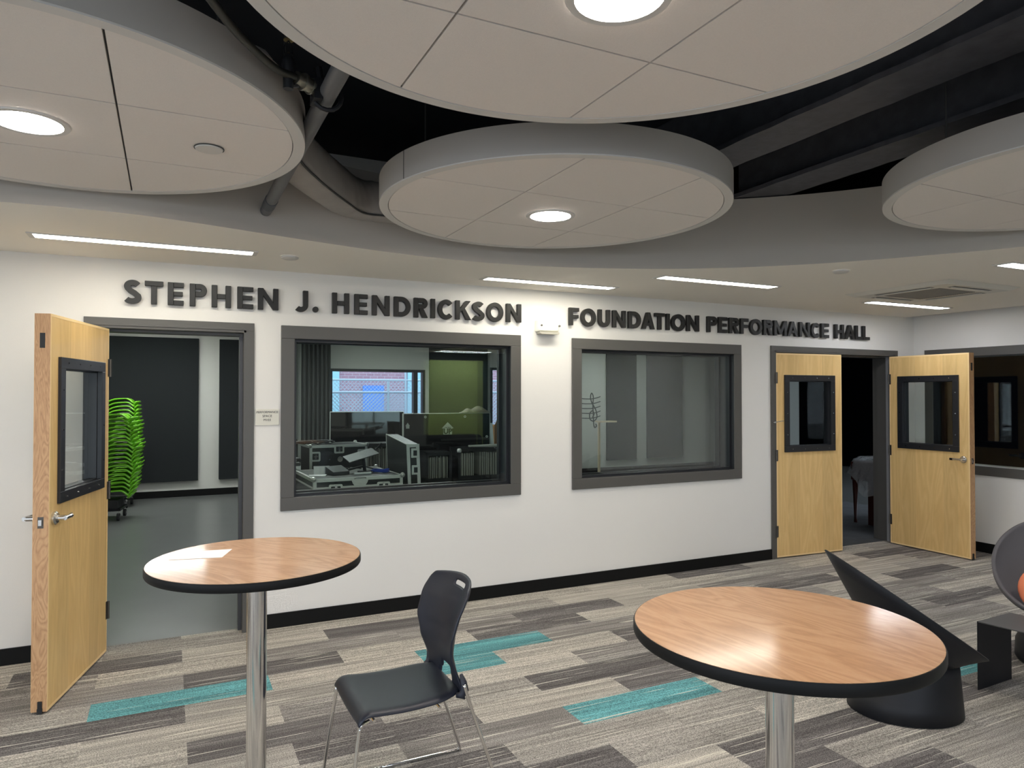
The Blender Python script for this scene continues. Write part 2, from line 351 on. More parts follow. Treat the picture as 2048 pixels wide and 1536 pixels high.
def keyof(y, x):
    r = math.floor((y-Y0)/PW); ph = X0 + (PL/2 if r % 2 else 0); return r, math.floor((x-ph)/PL)
known = {keyof(y, x): c for (y, x), c in known.items()}
vs, fs, cols = [], [], []
r0 = math.floor((YB-Y0)/PW); r1 = math.ceil((D+TH-Y0)/PW)
for r in range(r0, r1):
    ya = max(YB, Y0+r*PW); yb = min(D+.10, Y0+(r+1)*PW)
    if yb <= ya: continue
    ph = X0 + (PL/2 if r % 2 else 0)
    for c in range(math.floor((XL-ph)/PL), math.ceil((XR-ph)/PL)):
        xa = max(XL, ph+c*PL); xb = min(XR, ph+(c+1)*PL)
        if xb <= xa: continue
        q = random.random(); tone = LITE if q < .40 else MID if q < .74 else MIDD if q < .86 else DARK
        if q > .975 and ya < 2.2: tone = TEAL
        tone = known.get((r, c), tone); j = random.uniform(.93, 1.07)
        n = len(vs); vs += [(xa,ya,0),(xb,ya,0),(xb,yb,0),(xa,yb,0)]; fs.append((n,n+1,n+2,n+3)); cols.append((tone[0]*j, tone[1]*j, tone[2]*j, random.random()))
me = bpy.data.meshes.new('floor'); me.from_pydata(vs, [], fs); ca = me.color_attributes.new('plank', 'FLOAT_COLOR', 'CORNER')
for i, c in enumerate(cols):
    for k in range(4): ca.data[i*4+k].color = c
me.materials.append(CARPET); fo = bpy.data.objects.new('floor', me); COL.objects.link(fo)
tag(fo, 'grey striped plank carpet with scattered teal planks', 'floor', None, 'structure')

# baseboards
b = MB()
for x0, x1 in ((XL, -.50), (.553, 5.563), (7.536, XR)): b.box(x0, D-.014, 0, x1, D, .102)
struct(b, 'baseboard_back', BASE, 'black rubber baseboard along the lettered wall', 'baseboard')
struct(MB().box(XR-.014, YB, 0, XR, D-.014, .102), 'baseboard_right', BASE, 'black rubber baseboard along the side wall', 'baseboard')

# dark deck above and beams
struct(MB().box(XL-.2, YB-.2, TOP, XR+.3, D+TH, TOP+.15), 'ceiling', DECK, 'near-black open ceiling deck above the clouds', 'ceiling')
def ibeam(x0, x1, z, name, lab):
    random.seed(int(x0*100)); xc = (x0+x1)/2; b = MB(); ys = [YB+.02+(7.05)*i/60 for i in range(61)]
    rings = []
    for y in ys:
        e = random.uniform(-.006, .006); e2 = random.uniform(-.006, .006)
        rings.append([(x0+e, y, z), (x1+e2, y, z), (x1+e2, y, z+.028), (xc+.02, y, z+.035), (xc+.02, y, z+.40), (xc-.02, y, z+.40), (xc-.02, y, z+.035), (x0+e, y, z+.028)])
    b.loft(rings)
    return tag(b.build(name, BEAM), lab, 'beam')
ibeam(2.82, 3.11, 3.078, 'steel_beam', 'dark painted steel beam passing just right of the middle ceiling cloud')
ibeam(3.60, 3.89, 3.078, 'steel_beam', 'dark painted steel beam between the middle and the right-hand ceiling clouds')
struct(MB().box(XL, 1.2, 3.2, 2.2, 1.5, 3.5), 'trim_7', DECK, None, 'beam')

# soffit with curved edge
edge = [(-3.6, 4.55), (-2.6, 4.38), (-1.7, 4.17), (-.95, 4.03), (-.55, 3.985), (-.15, 3.985), (.2, 4.06), (.68, 4.20), (1.329, 4.350), (2.05, 4.385), (2.754, 4.23), (3.407, 3.92), (3.924, 3.51), (4.314, 3.04), (4.704, 2.42), (4.95, 1.7), (5.1, .9), (5.15, 0), (5.1, -1.2), (4.9, -2.2), (4.6, -3.2)]
cv = [(p.x, p.y) for p in catmull([(x, y, 0) for x, y in edge], 6)]
b = MB(); n = len(cv); vs = []; fs = []
for i, (x, y) in enumerate(cv):
    # partner on the outer walls
    t = i/(n-1)
    if y > 2.5: ox, oy = (x if x < 4.3 else x+(XR-x)*((x-4.3)/.4)), D
    else: ox, oy = XR, y
    if x > 4.3 and y > 2.4: ox, oy = (4.3+(x-4.3)*(XR-4.3)/.42 if x < 4.72 else XR), D
    if ox > XR: ox = XR
    vs += [(x, y, CE), (ox, oy, CE)]
for i in range(n-1): fs.append((2*i, 2*i+1, 2*i+3, 2*i+2))
b.add(vs, fs)
so = struct(b, 'ceiling_soffit', SOFF, 'lower plaster ceiling with a curved edge and recessed lights', 'ceiling', solid=0)
b = MB(); vs = []; fs = []
zb = CE; zt = 3.07
vs = [(x, y, zb) for x, y in cv]+[(x, y, zt) for x, y in cv]
for i in range(n-1): fs.append((i, i+1, n+i+1, n+i))
# thickness of bulkhead: back skin
def offs(i):
    a = Vector(cv[max(i-1,0)]); c = Vector(cv[min(i+1,n-1)]); d = (c-a).normalized(); return (-d.y, d.x)
m0 = len(vs)
for i, (x, y) in enumerate(cv):
    o = offs(i); vs.append((x+o[0]*.1, y+o[1]*.1, zt))
for i in range(n-1): fs.append((n+i, n+i+1, m0+i+1, m0+i))
m1 = len(vs)
for i, (x, y) in enumerate(cv):
    o = offs(i); vs.append((x+o[0]*.1, y+o[1]*.1, zb+.02))
for i in range(n-1): fs.append((m0+i, m0+i+1, m1+i+1, m1+i))
b.add(vs, fs); struct(b, 'trim_1', FASC, 'curved grey fascia dropping from the dark ceiling to the soffit', 'fascia', smooth='auto')

# ------------------------------------------------------------------ ceiling clouds
def clip(poly, a, bb, c):     # keep a*x+b*y<=c
    out = []
    for i in range(len(poly)):
        p, q = poly[i], poly[(i+1) % len(poly)]; dp = a*p[0]+bb*p[1]-c; dq = a*q[0]+bb*q[1]-c
        if dp <= 0: out.append(p)
        if (dp < 0 < dq) or (dq < 0 < dp):
            t = dp/(dp-dq); out.append((p[0]+(q[0]-p[0])*t, p[1]+(q[1]-p[1])*t))
    return out
CZ = 2.655
def cloud(cx, cy, gx, gy, label, dl=None, seam=None, r=.92):
    t = thing('ceiling_cloud', (cx, cy, CZ), label, 'ceiling panel', group='round ceiling clouds')
    h = .135; N = 128
    MB().loft([[(q*math.cos(2*PI*k/N), q*math.sin(2*PI*k/N), z) for k in range(N)] for q, z in ((r-.006, .004), (r, .006), (r, h), (r-.006, h), (r-.006, .012))], False, True).build('side_band', RIMG, t, smooth='auto')
    MB().ring((0, 0), r-.045, r-.001, 0, .006, N).build('rim_trim', RIMW, t)
    MB().cyl((0, 0, 0), r-.05, .016, .030, N).build('backing', BLK, t)
    circ = [((r-.048)*math.cos(2*PI*k/N), (r-.048)*math.sin(2*PI*k/N)) for k in range(N)]
    T = .6096; g = .0035; b = MB()
    for i in range(-3, 4):
        for j in range(-3, 4):
            x0 = gx-cx+i*T; y0 = gy-cy+j*T
            p = clip(clip(clip(clip(circ, 1, 0, x0+T-g), -1, 0, -x0-g), 0, 1, y0+T-g), 0, -1, -y0-g)
            if len(p) > 2:
                q = [p[0]]
                for v in p[1:]:
                    if abs(v[0]-q[-1][0])+abs(v[1]-q[-1][1]) > 1e-5: q.append(v)
                if len(q) > 2: b.prism(q, .002, .016)
    b.build('tile_panel', PANEL, t)
    for k in range(3):
        a = 2*PI*k/3+.5; MB().tube([(.7*math.cos(a), .7*math.sin(a), .03), (.7*math.cos(a), .7*math.sin(a), TOP-CZ)], .004, 6).build('hanger_rod', GREY_T, t)
    if seam is not None:
        MB().box(-.0015, -r-.0012, .006, .0015, -r+.002, h).build('seam', INK, t).rotation_euler = (0, 0, seam)
    return t
def downlight(x, y, z, label, r=.105):
    t = thing('downlight', (x, y, z), label, 'ceiling light', group='round downlights in the ceiling clouds')
    MB().loft([[(q*math.cos(2*PI*k/48), q*math.sin(2*PI*k/48), zz) for k in range(48)] for q, zz in ((r*1.28, 0), (r*1.24, -.006), (r*1.05, -.006), (r*1.0, .0))], False, True).build('trim_ring', RIMW, t, smooth='auto')
    MB().cyl((0, 0, 0), r*1.02, -.003, -.0005, 48).build('lens', E_DN, t)
    return t
cloud(1.85, 3.283, 1.539, 3.009, 'round ceiling cloud in the middle, fully in view above the black lettering', seam=R(-77))
cloud(.93, 1.326, .658, 1.672, 'largest looking round ceiling cloud, cut by the top edge overhead')
cloud(-.43, 2.985, -.163, 2.695, 'round ceiling cloud at the upper left above the open maple door')
cloud(3.92, 1.73, 3.04, 2.09, 'round ceiling cloud cut by the right edge of the view')
downlight(1.862, 3.34, CZ, 'round glowing downlight in the middle ceiling cloud')
downlight(.985, 1.42, CZ, 'round glowing downlight at the top edge in the nearest cloud')
downlight(-.457, 3.005, CZ, 'round glowing downlight at the left edge in the left cloud')
cloud(-2.0, .7, -2.2, .5, 'added unseen round ceiling cloud behind and left of the viewer'); downlight(-2.0, .8, CZ, 'added unseen round downlight behind and left of the viewer')  # out-of-view cloud and downlight added to light the room
cloud(2.7, -1.1, 2.6, -1.3, 'added unseen round ceiling cloud behind the viewer'); downlight(2.8, -1.0, CZ, 'added unseen round downlight behind the viewer')  # another added pair out of view, there for its light
downlight(4.05, 1.2, CZ, 'added round downlight in the right-hand cloud outside the view')  # extra downlight added out of view
t = thing('ceiling_speaker', (.139, 3.016, CZ), 'flat round white speaker cover in the left ceiling cloud', 'speaker')
MB().lathe([(.052, -.002), (.05, -.007), (.0, -.008)], n=40, cap=False).build('grille', RIMW, t, smooth='auto'); MB().ring((0, 0), .052, .056, -.003, 0, 40).build('rim', GREY_T, t)
def disc_cover(x, y, z, label):
    t = thing('smoke_detector', (x, y, z), label, 'ceiling cover'); MB().lathe([(.055, 0), (.055, -.012), (.045, -.018), (.0, -.018)], n=36, cap=False).build('cover', RIMW, t, smooth='auto'); MB().ring((0, 0), .055, .062, -.004, 0, 36).build('rim', SOFF, t)
disc_cover(.708, 4.754, CE, 'flat round white cover on the soffit right of the leftmost linear light')
disc_cover(4.381, 3.538, CE, 'flat round white cover on the soffit near its curved edge, left of the air unit')

# ------------------------------------------------------------------ linear lights
def linear(xc, yc, label, m=None, L=1.22, W=.14):
    t = thing('linear_light', (xc, yc, CE), label, 'ceiling light', group='recessed linear lights in the soffit')
    MB().box(-L/2+.028, -W/2+.016, -.003, L/2-.028, W/2-.016, -.0005).build('diffuser', m or E_LIN, t)
    b = MB(); x1, y1 = L/2, W/2
    b.box(-x1, -y1, -.006, x1, -y1+.016, 0); b.box(-x1, y1-.016, -.006, x1, y1, 0); b.box(-x1, -y1+.016, -.006, -x1+.028, y1-.016, 0); b.box(x1-.028, -y1+.016, -.006, x1, y1-.016, 0)
    b.build('trim', RIMW, t)
linear(-.105, 4.74, 'long glowing ceiling light above the raised word over the left doorway')
linear(2.78, 4.97, 'glowing ceiling light nearest the wall, above the left window')
linear(3.96, 4.33, 'glowing ceiling light above the right window, nearer the curved edge')
linear(6.68, 4.61, 'glowing ceiling light above the double doors, beside the air unit', E_LIN2)
linear(5.75, 2.86, 'glowing ceiling light at the right edge of the view', E_LIN2)
linear(5.55, -2.75, 'linear ceiling light close to the green wall behind the viewer', E_LIN2); linear(6.6, .6, 'added linear ceiling light over the lounge outside the view', E_LIN2); linear(6.6, -1.6, 'added linear ceiling light over the lounge by the green wall', E_LIN2)  # the two lounge lights are unseen additions for fill
linear(-2.4, 4.8, 'added linear ceiling light along the wall left of the view')  # added beyond the left edge for more ambient light
# air cassette
t = thing('air_conditioner', (5.925, 3.895, CE), 'square white ceiling air cassette with grey grille near the right corner', 'air conditioner')
b = MB(); W2 = .475; i2 = .26
b.add([(-W2,-W2,-.001),(W2,-W2,-.001),(W2,W2,-.001),(-W2,W2,-.001),(-W2+.05,-W2+.05,-.028),(W2-.05,-W2+.05,-.028),(W2-.05,W2-.05,-.028),(-W2+.05,W2-.05,-.028),(-i2,-i2,-.028),(i2,-i2,-.028),(i2,i2,-.028),(-i2,i2,-.028)],
      [(0,1,5,4),(1,2,6,5),(2,3,7,6),(3,0,4,7),(4,5,9,8),(5,6,10,9),(6,7,11,10),(7,4,8,11)])
b.build('panel', WHITE2, t)
g = MB()
for i in range(26): y = -i2+.01+i*.02; g.box(-i2, y, -.026, i2, y+.008, -.018)
g.build('intake_grille', mat('grille_bars', (.34, .32, .29), .6), t); MB().box(-i2, -i2, -.016, i2, i2, -.012).build('grille_backing', mat('grille_grey', (.30, .28, .25), .8), t)
for k in range(4):
    v = MB().box(-.25, -.375, -.0295, .25, -.315, -.0285).build('air_slot', BLK, t); v.rotation_euler = (0, 0, k*PI/2)
    v = MB().box(-.24, -.352, -.036, .24, -.334, -.030).build('louvre', WHITE2, t); v.rotation_euler = (0, 0, k*PI/2)

# ------------------------------------------------------------------ pipe, hose, sprinkler, duct
t = thing('sprinkler_pipe', (.485, 4.0, 2.712), 'grey painted pipe running from the curved fascia up between the clouds', 'pipe')
MB().tube([(0, .14, 0), (0, -5.5, 0)], .031, 24).build('pipe', PIPE, t, smooth='auto')
MB().tube([(0, .02, 0), (0, -.11, 0)], .034, 24).build('coupling', mat('pipe_collar', (.07,.075,.085), .5), t, smooth='auto')
b = MB(); b.tube([(.05*math.cos(a*PI/8), -1.55, .05*math.sin(a*PI/8)) for a in range(16)], .008, 8, closed=True); b.tube([(-.02, -1.55, .03), (-.03, -1.55, .09)], .016, 8); b.box(-.05, -1.59, -.03, -.02, -1.51, .04)
b.build('pipe_clamp', STEELB, t, smooth='auto')
MB().tube([(0, -.55, .03), (0, -.55, .74)], .005, 6).build('hanger_rod', GREY_T, t)
hp = catmull([(-.16, 1.0, 2.90), (-.10, 1.45, 2.80), (-.02, 1.78, 2.73), (.095, 2.00, 2.72), (.164, 2.139, 2.72), (.245, 2.263, 2.72), (.310, 2.345, 2.722), (.372, 2.394, 2.73)], 8)
t = thing('flexible_hose', (0, 0, 0), 'braided metal hose curving behind the left cloud to the grey pipe', 'hose')
rr = [.017+(.0012 if i % 2 else 0) for i in range(len(hp))]
MB().tube(hp, [q*.72 for q in rr], 12).build('braided_hose', mat('braid', (.07, .07, .062), .4, metal=.7), t, smooth=True)
fit = MB(); a, c = Vector(hp[-1]), Vector((.455, 2.45, 2.722)); d = c-a
for u0, u1, r_ in ((0, .28, .022), (.28, .36, .03), (.40, .62, .024), (.62, .68, .028), (.68, 1.0, .022)): fit.tube([a+d*u0, a+d*u1], r_, 12)
fit.build('fitting', mat('brass_nickel', (.34, .33, .28), .35, metal=.9), t, smooth='auto')
t = thing('fire_sprinkler', (.348, 2.39, 2.745), 'small upright sprinkler head with a brass deflector above the hose', 'sprinkler')
MB().lathe([(.016, -.06), (.018, .0), (.022, .02), (.02, .035), (.012, .055), (.006, .06)], n=20).build('body', BLK, t, smooth='auto')
b = MB(); b.tube([(-.012, 0, .055), (-.014, 0, .08), (0, 0, .1)], .0025, 6); b.tube([(.012, 0, .055), (.014, 0, .08), (0, 0, .1)], .0025, 6); b.build('frame_arm', BLK, t)
MB().cyl((0, 0, 0), .016, .1, .103, 16).build('deflector', mat('brass', (.75, .62, .3), .3, metal=1), t)
MB().tube([(0, 0, -.05), (.06, .03, -.02), (.15, .055, .01)], .009, 8).build('nipple', BLK, t)
# wrapped duct
near = catmull([(.36, 3.05, 2.93), (.52, 3.36, 2.80), (.69, 3.64, 2.768), (.906, 3.972, 2.765), (1.043, 4.155, 2.765), (1.18, 4.165, 2.765), (1.45, 4.165, 2.765), (2.2, 4.18, 2.765)], 8)
random.seed(5); rings = []; n_ = len(near)
for i, p in enumerate(near):
    a_ = near[max(i-1, 0)]; c_ = near[min(i+1, n_-1)]; d = (c_-a_); d.z = 0; d.normalize(); q = Vector((-d.y, d.x, 0))
    wv = .008*math.sin(i*1.7)+random.uniform(-.005, .005)
    w_ = .20 if i < 30 else .18
    hgt = .23
    rings.append([p+Vector((0, 0, wv*.6)), p+q*.06+Vector((0, 0, -.012+wv)), p+q*w_*.6+Vector((0, 0, -.016-wv)), p+q*w_+Vector((0, 0, wv)), p+q*(w_+.01)+Vector((0, 0, hgt*.6)), p+q*w_*.9+Vector((0, 0, hgt+wv)), p+q*.04+Vector((0, 0, hgt-wv)), p-q*(.016+wv)+Vector((0, 0, hgt*.75)), p-q*(.02-wv)+Vector((0, 0, hgt*.4)), p-q*(.008+wv)+Vector((0, 0, .03))])
t = thing('air_duct', (.9, 3.95, 2.74), 'grey cloth-wrapped air duct bending along the fascia between two clouds', 'duct')
MB().loft(rings).build('wrapped_duct', WRAP, t, smooth=True, world=(.9, 3.95, 2.74), sub=1)
MB().tube([p+Vector((0, 0, .001)) for p in near[4:]], .006, 6).build('taped_seam', mat('tape_dark', (.05, .05, .05), .7), t, world=(.9, 3.95, 2.74))

# ------------------------------------------------------------------ wall letters
def arc(cx, cy, rx, ry, a0, a1, n=20): return [(cx+rx*math.cos(R(a0+(a1-a0)*k/n)), cy+ry*math.sin(R(a0+(a1-a0)*k/n))) for k in range(n+1)]
def stroke(mb, pts, w, y0, y1, closed=False):
    P = [Vector((x, 0, z)) for x, z in pts]; N = len(P); Lp = []; Rp = []
    for i, p in enumerate(P):
        a = P[(i-1) % N] if (i or closed) else None; c = P[(i+1) % N] if (i < N-1 or closed) else None
        d1 = (p-a).normalized() if a is not None else (c-p).normalized(); d2 = (c-p).normalized() if c is not None else d1
        n1 = Vector((-d1.z, 0, d1.x)); n2 = Vector((-d2.z, 0, d2.x)); m_ = (n1+n2); m_ = m_/max(m_.length, 1e-6); k = 1/max(m_.dot(n1), .35)
        Lp.append(p+m_*w/2*k); Rp.append(p-m_*w/2*k)
    rings = [[(l.x, y0, l.z), (r.x, y0, r.z), (r.x, y1, r.z), (l.x, y1, l.z)] for l, r in zip(Lp, Rp)]
    mb.loft(rings, True, closed)
def letter(ch, x0, x1, z0, H, y0, y1):
    W = x1-x0; s = .036*H/.155; b = MB(); bx = lambda a, c, d, e: b.box(x0+a, y0, z0+c, x0+d, y1, z0+e)
    poly = lambda pts: b.prism([(x0+x, z0+z) for x, z in pts], y0, y1, 'Y')
    st = lambda pts, cl=False: stroke(b, [(x0+x, z0+z) for x, z in pts], s, y0, y1, cl)
    h = s/2
    if ch in 'EF':
        bx(0, 0, s, H); bx(s, H-s*.92, W, H); bx(s, H*.5-s*.42, W*.94, H*.5+s*.42)
        if ch == 'E': bx(s, 0, W, s*.92)
    elif ch == 'L': bx(0, 0, s, H); bx(s, 0, W, s*.92)
    elif ch == 'T': bx(W/2-h, 0, W/2+h, H-s*.92); bx(0, H-s*.92, W, H)
    elif ch == 'I': bx(0, 0, W, H)
    elif ch == 'H': bx(0, 0, s, H); bx(W-s, 0, W, H); bx(s, H*.5-s*.45, W-s, H*.5+s*.45)
    elif ch == 'N': k = s/(W-s); poly([(0,0),(s,0),(s,H*(1-k)),(W-s,0),(W,0),(W,H),(W-s,H),(W-s,H*k),(s,H),(0,H)])
    elif ch == 'M': poly([(0,0),(s,0),(s,H*.56),(W/2-s*.40,H*.08),(W/2+s*.40,H*.08),(W-s,H*.56),(W-s,0),(W,0),(W,H),(W-s*1.05,H),(W/2,H*.40),(s*1.05,H),(0,H)])
    elif ch == 'A':
        a = s*1.1; q = s*.52; m_ = (W/2-q)/H; zi = (W/2-a)/m_
        poly([(0,0),(a,0),(W/2,zi),(W/2,H),(W/2-q,H)]); poly([(W,0),(W/2+q,H),(W/2,H),(W/2,zi),(W-a,0)])
        z1, z2 = H*.2, H*.2+s*.8; poly([(a+z1*m_,z1),(W-a-z1*m_,z1),(W-a-z2*m_,z2),(a+z2*m_,z2)])
    elif ch == 'K': poly([(0,0),(s,0),(s,H*.34),(s+.13*W,H*.47),(W-s*1.25,0),(W,0),(s+.32*W,H*.60),(W-.004,H),(W-s*1.3,H),(s,H*.56),(s,H),(0,H)])
    elif ch == 'O': st(arc(W/2, H/2, W/2-h, H/2-h+.003, 0, 360, 36)[:-1], True)
    elif ch == 'C': st(arc(W*.54, H/2, W*.54-h, H/2-h+.003, 42, 318, 28))
    elif ch == 'D': bx(0, 0, s, H); st([(s, H-h)]+arc(W*.42, H/2, W*.58-h, H/2-h, 90, -90, 20)+[(s, h)])
    elif ch in 'PR':
        bx(0, 0, s, H); rb = H*.29 if ch == 'P' else H*.275; cz = H-rb; st([(s, H-h)]+arc(W-rb*.98, cz, rb*.98-h, rb-h, 90, -90, 16)+[(s, cz-rb+h)])
        if ch == 'R': poly([(W-s*1.15, 0), (W+.002, 0), (W*.55+s*.45, H-2*rb), (W*.55-s*.6, H-2*rb)])
    elif ch == 'U': st([(h, H)]+[(h, W/2)]+arc(W/2, W/2-.002, W/2-h, W/2-h, 180, 360, 16)+[(W-h, H)])
    elif ch == 'J': st([(W-h, H)]+[(W-h, H*.32)]+arc(W-h-.034, H*.30, .034, H*.30-h+.002, 0, -140, 12))
    elif ch == 'S':
        r1x = W*.46-h*.8; r2x = W*.5-h*.8
        st(arc(W*.52, H*.735, r1x, H*.265-h+.002, 30, 215, 16)[:-1]+[(W*.40, H*.545), (W*.62, H*.455)]+arc(W*.48, H*.275, r2x, H*.275-h+.002, 30, -148, 16)[1:])
    elif ch == '.': b.prism([(x0+W/2+W/2*math.cos(2*PI*k/20), z0+W/2+W/2*math.sin(2*PI*k/20)) for k in range(20)], y0, y1, 'Y')
    return b
WORDS = [('first', [('S',-.271,-.166),('T',-.146,-.034),('E',-.007,.092),('P',.129,.238),('H',.268,.394),('E',.435,.542),('N',.573,.713)]),
 ('single-initial', [('J',.829,.923),('.',.956,.998)]),
 ('longest left-hand', [('H',1.099,1.226),('E',1.266,1.367),('N',1.402,1.539),('D',1.575,1.708),('R',1.736,1.848),('I',1.876,1.912),('C',1.936,2.065),('K',2.087,2.222),('S',2.233,2.339),('O',2.362,2.513),('N',2.543,2.681)]),
 ('FOUNDATION', [('F',3.154,3.252),('O',3.274,3.428),('U',3.455,3.579),('N',3.61,3.75),('D',3.782,3.919),('A',3.933,4.075),('T',4.080,4.191),('I',4.214,4.250),('O',4.273,4.437),('N',4.458,4.605)]),
 ('PERFORMANCE', [('P',4.71,4.83),('E',4.853,4.96),('R',4.988,5.114),('F',5.136,5.238),('O',5.259,5.423),('R',5.442,5.566),('M',5.587,5.766),('A',5.773,5.929),('N',5.951,6.103),('C',6.121,6.256),('E',6.275,6.391)]),
 ('HALL', [('H',6.488,6.626),('A',6.643,6.799),('L',6.811,6.922),('L',6.931,7.038)])]
ORD = ['first','second','third','fourth','fifth','sixth','seventh','eighth','ninth','tenth','eleventh']
WN = {'first': "the sign's first word, over the left doorway", 'single-initial': "the sign's short initial between two words", 'longest left-hand': "the sign's third word, over the left window", 'FOUNDATION': 'the word FOUNDATION', 'PERFORMANCE': 'the word PERFORMANCE', 'HALL': 'the word HALL'}
for wi, (wn, ls) in enumerate(WORDS):
    for i, (ch, xa, xb) in enumerate(ls):
        xs = 1 if xb-xa < .2 else 1
        z0 = 2.292; H = .155
        if ch in 'OCS': z0 -= .002
        o = letter(ch, xa, xb, z0, H, D-.038, D-.006).build('wall_letter', LETT, bev=.0022, seg=1)
        nm = 'round full stop' if ch == '.' else 'letter %s' % ch
        tag(o, 'raised black %s, %s in %s' % (nm, ORD[i], WN[wn]), 'letter', 'raised letters of the wall sign')

# emergency light, plaque
t = thing('emergency_light', (2.935, D, 2.20), 'cream emergency light box between the two halves of the lettering', 'emergency light')
MB().loft([[(x, y, z) for x, z in rrect(-.108+i, .02+i*.6, .108-i, .122-i*.3, .014)] for y, i in ((-.001, 0), (-.03, .002), (-.055, .012), (-.062, .022))]).build('housing', WHITE, t, smooth='auto')
MB().loft([[(x, y, z) for x, z in rrect(-.092, .0, .092, .024+i, .01)] for y, i in ((-.001, 0), (-.05, 0), (-.078, -.004))]).build('lens_bar', mat('lens_grey', (.42, .40, .34), .3), t, smooth='auto')
for x in (-.075, .1):
    MB().tube([(x, -.058, .075), (x, -.068, .075)], .009, 14).build('indicator', mat('lens_dark', (.12, .12, .11), .2), t, smooth='auto')
t = thing('room_sign', (.643, D-.001, 1.462), 'small off-white room plaque with black text beside the left door frame', 'sign')
MB().box(-.082, -.008, 0, .082, 0, .116).build('plate', mat('plaque', (.66, .64, .56), .4), t, bev=.0015)
for k, (s_, z, sz) in enumerate((('PERFORMANCE', .094, .0215), ('SPACE', .066, .0235), ('M103', .038, .0225))):
    text_mesh('lettering', s_, sz, INK, t, Matrix.Translation((0, -.009, z)) @ FACE, .0006, 0)

# ------------------------------------------------------------------ door frames
def doorframe(name, x0, x1, ztop, ox0, ox1, seal=False, label=None):
    b = MB(); zt = ztop
    b.box(x0, D-.018, 0, ox0, D, 2.135); b.box(ox1, D-.018, 0, x1, D, 2.135); b.box(x0, D-.018, 2.135, x1, D, zt)
    # jamb lining
    b.box(ox0-.004, D-.018, 0, ox0+.018, D+TH+.02, 2.14); b.box(ox1-.018, D-.018, 0, ox1+.004, D+TH+.02, 2.14); b.box(ox0, D-.018, 2.122, ox1, D+TH+.02, 2.142)
    t = tag(b.build(name, TRIM, bev=.002), label, 'door frame', None, 'structure')
    s = MB(); s.box(ox0+.018, D+.075, 0, ox0+.034, D+.20, 2.106); s.box(ox1-.034, D+.075, 0, ox1-.018, D+.20, 2.106); s.box(ox0+.018, D+.075, 2.106, ox1-.018, D+.20, 2.122)
    tag(s.build(name.replace('2', '4').replace('3', '5'), TRIM), None, 'door stop', None, 'structure')
doorframe('trim_2', -.497, .552, 2.192, -.447, .50, label='dark grey frame around the left doorway')
doorframe('trim_3', 5.563, 7.536, 2.188, 5.613, 7.486, label='dark grey frame around the double doorway')
b = MB().box(7.448, D+.045, 0, 7.470, D+.075, 2.12); struct(b, 'trim_6', mat('seal_grey', (.40, .40, .42), .4, metal=.3), 'pale metal seal strip on the right jamb', 'seal')
b = MB().box(.458, D+.055, 0, .484, D+.074, 2.1); struct(b, 'trim_8', mat('seal_dark', (.05, .05, .055), .4), 'seal strip on the left doorway jamb', 'seal')

def lever(par, u, v, zc, side, du):
    """lever set on a leaf; side=-1 on the visible face; du=direction the lever points"""
    s = side; y = 0
    h = MB(); h.tube([(u, y, zc), (u, y+s*.012, zc)], .036, 28); h.tube([(u, y+s*.012, zc), (u, y+s*.02, zc)], [.034, .028], 28); h.tube([(u, y, zc), (u, y+s*.06, zc)], .014, 16)
    o = h.build('handle_rose', METAL, par, smooth='auto')
    h = MB(); a = .012
    h.tube([(u-du*.012, y+s*.060, zc), (u+du*.075, y+s*.060, zc)], .011, 12)
    h.hexa([(u+du*.07, y+s*.052, zc-.011), (u+du*.12, y+s*.040, zc-.011), (u+du*.12, y+s*.050, zc-.011), (u+du*.07, y+s*.068, zc-.011), (u+du*.07, y+s*.052, zc+.011), (u+du*.12, y+s*.040, zc+.011), (u+du*.12, y+s*.050, zc+.011), (u+du*.07, y+s*.068, zc+.011)])
    h.build('lever', METAL, o, smooth='auto')
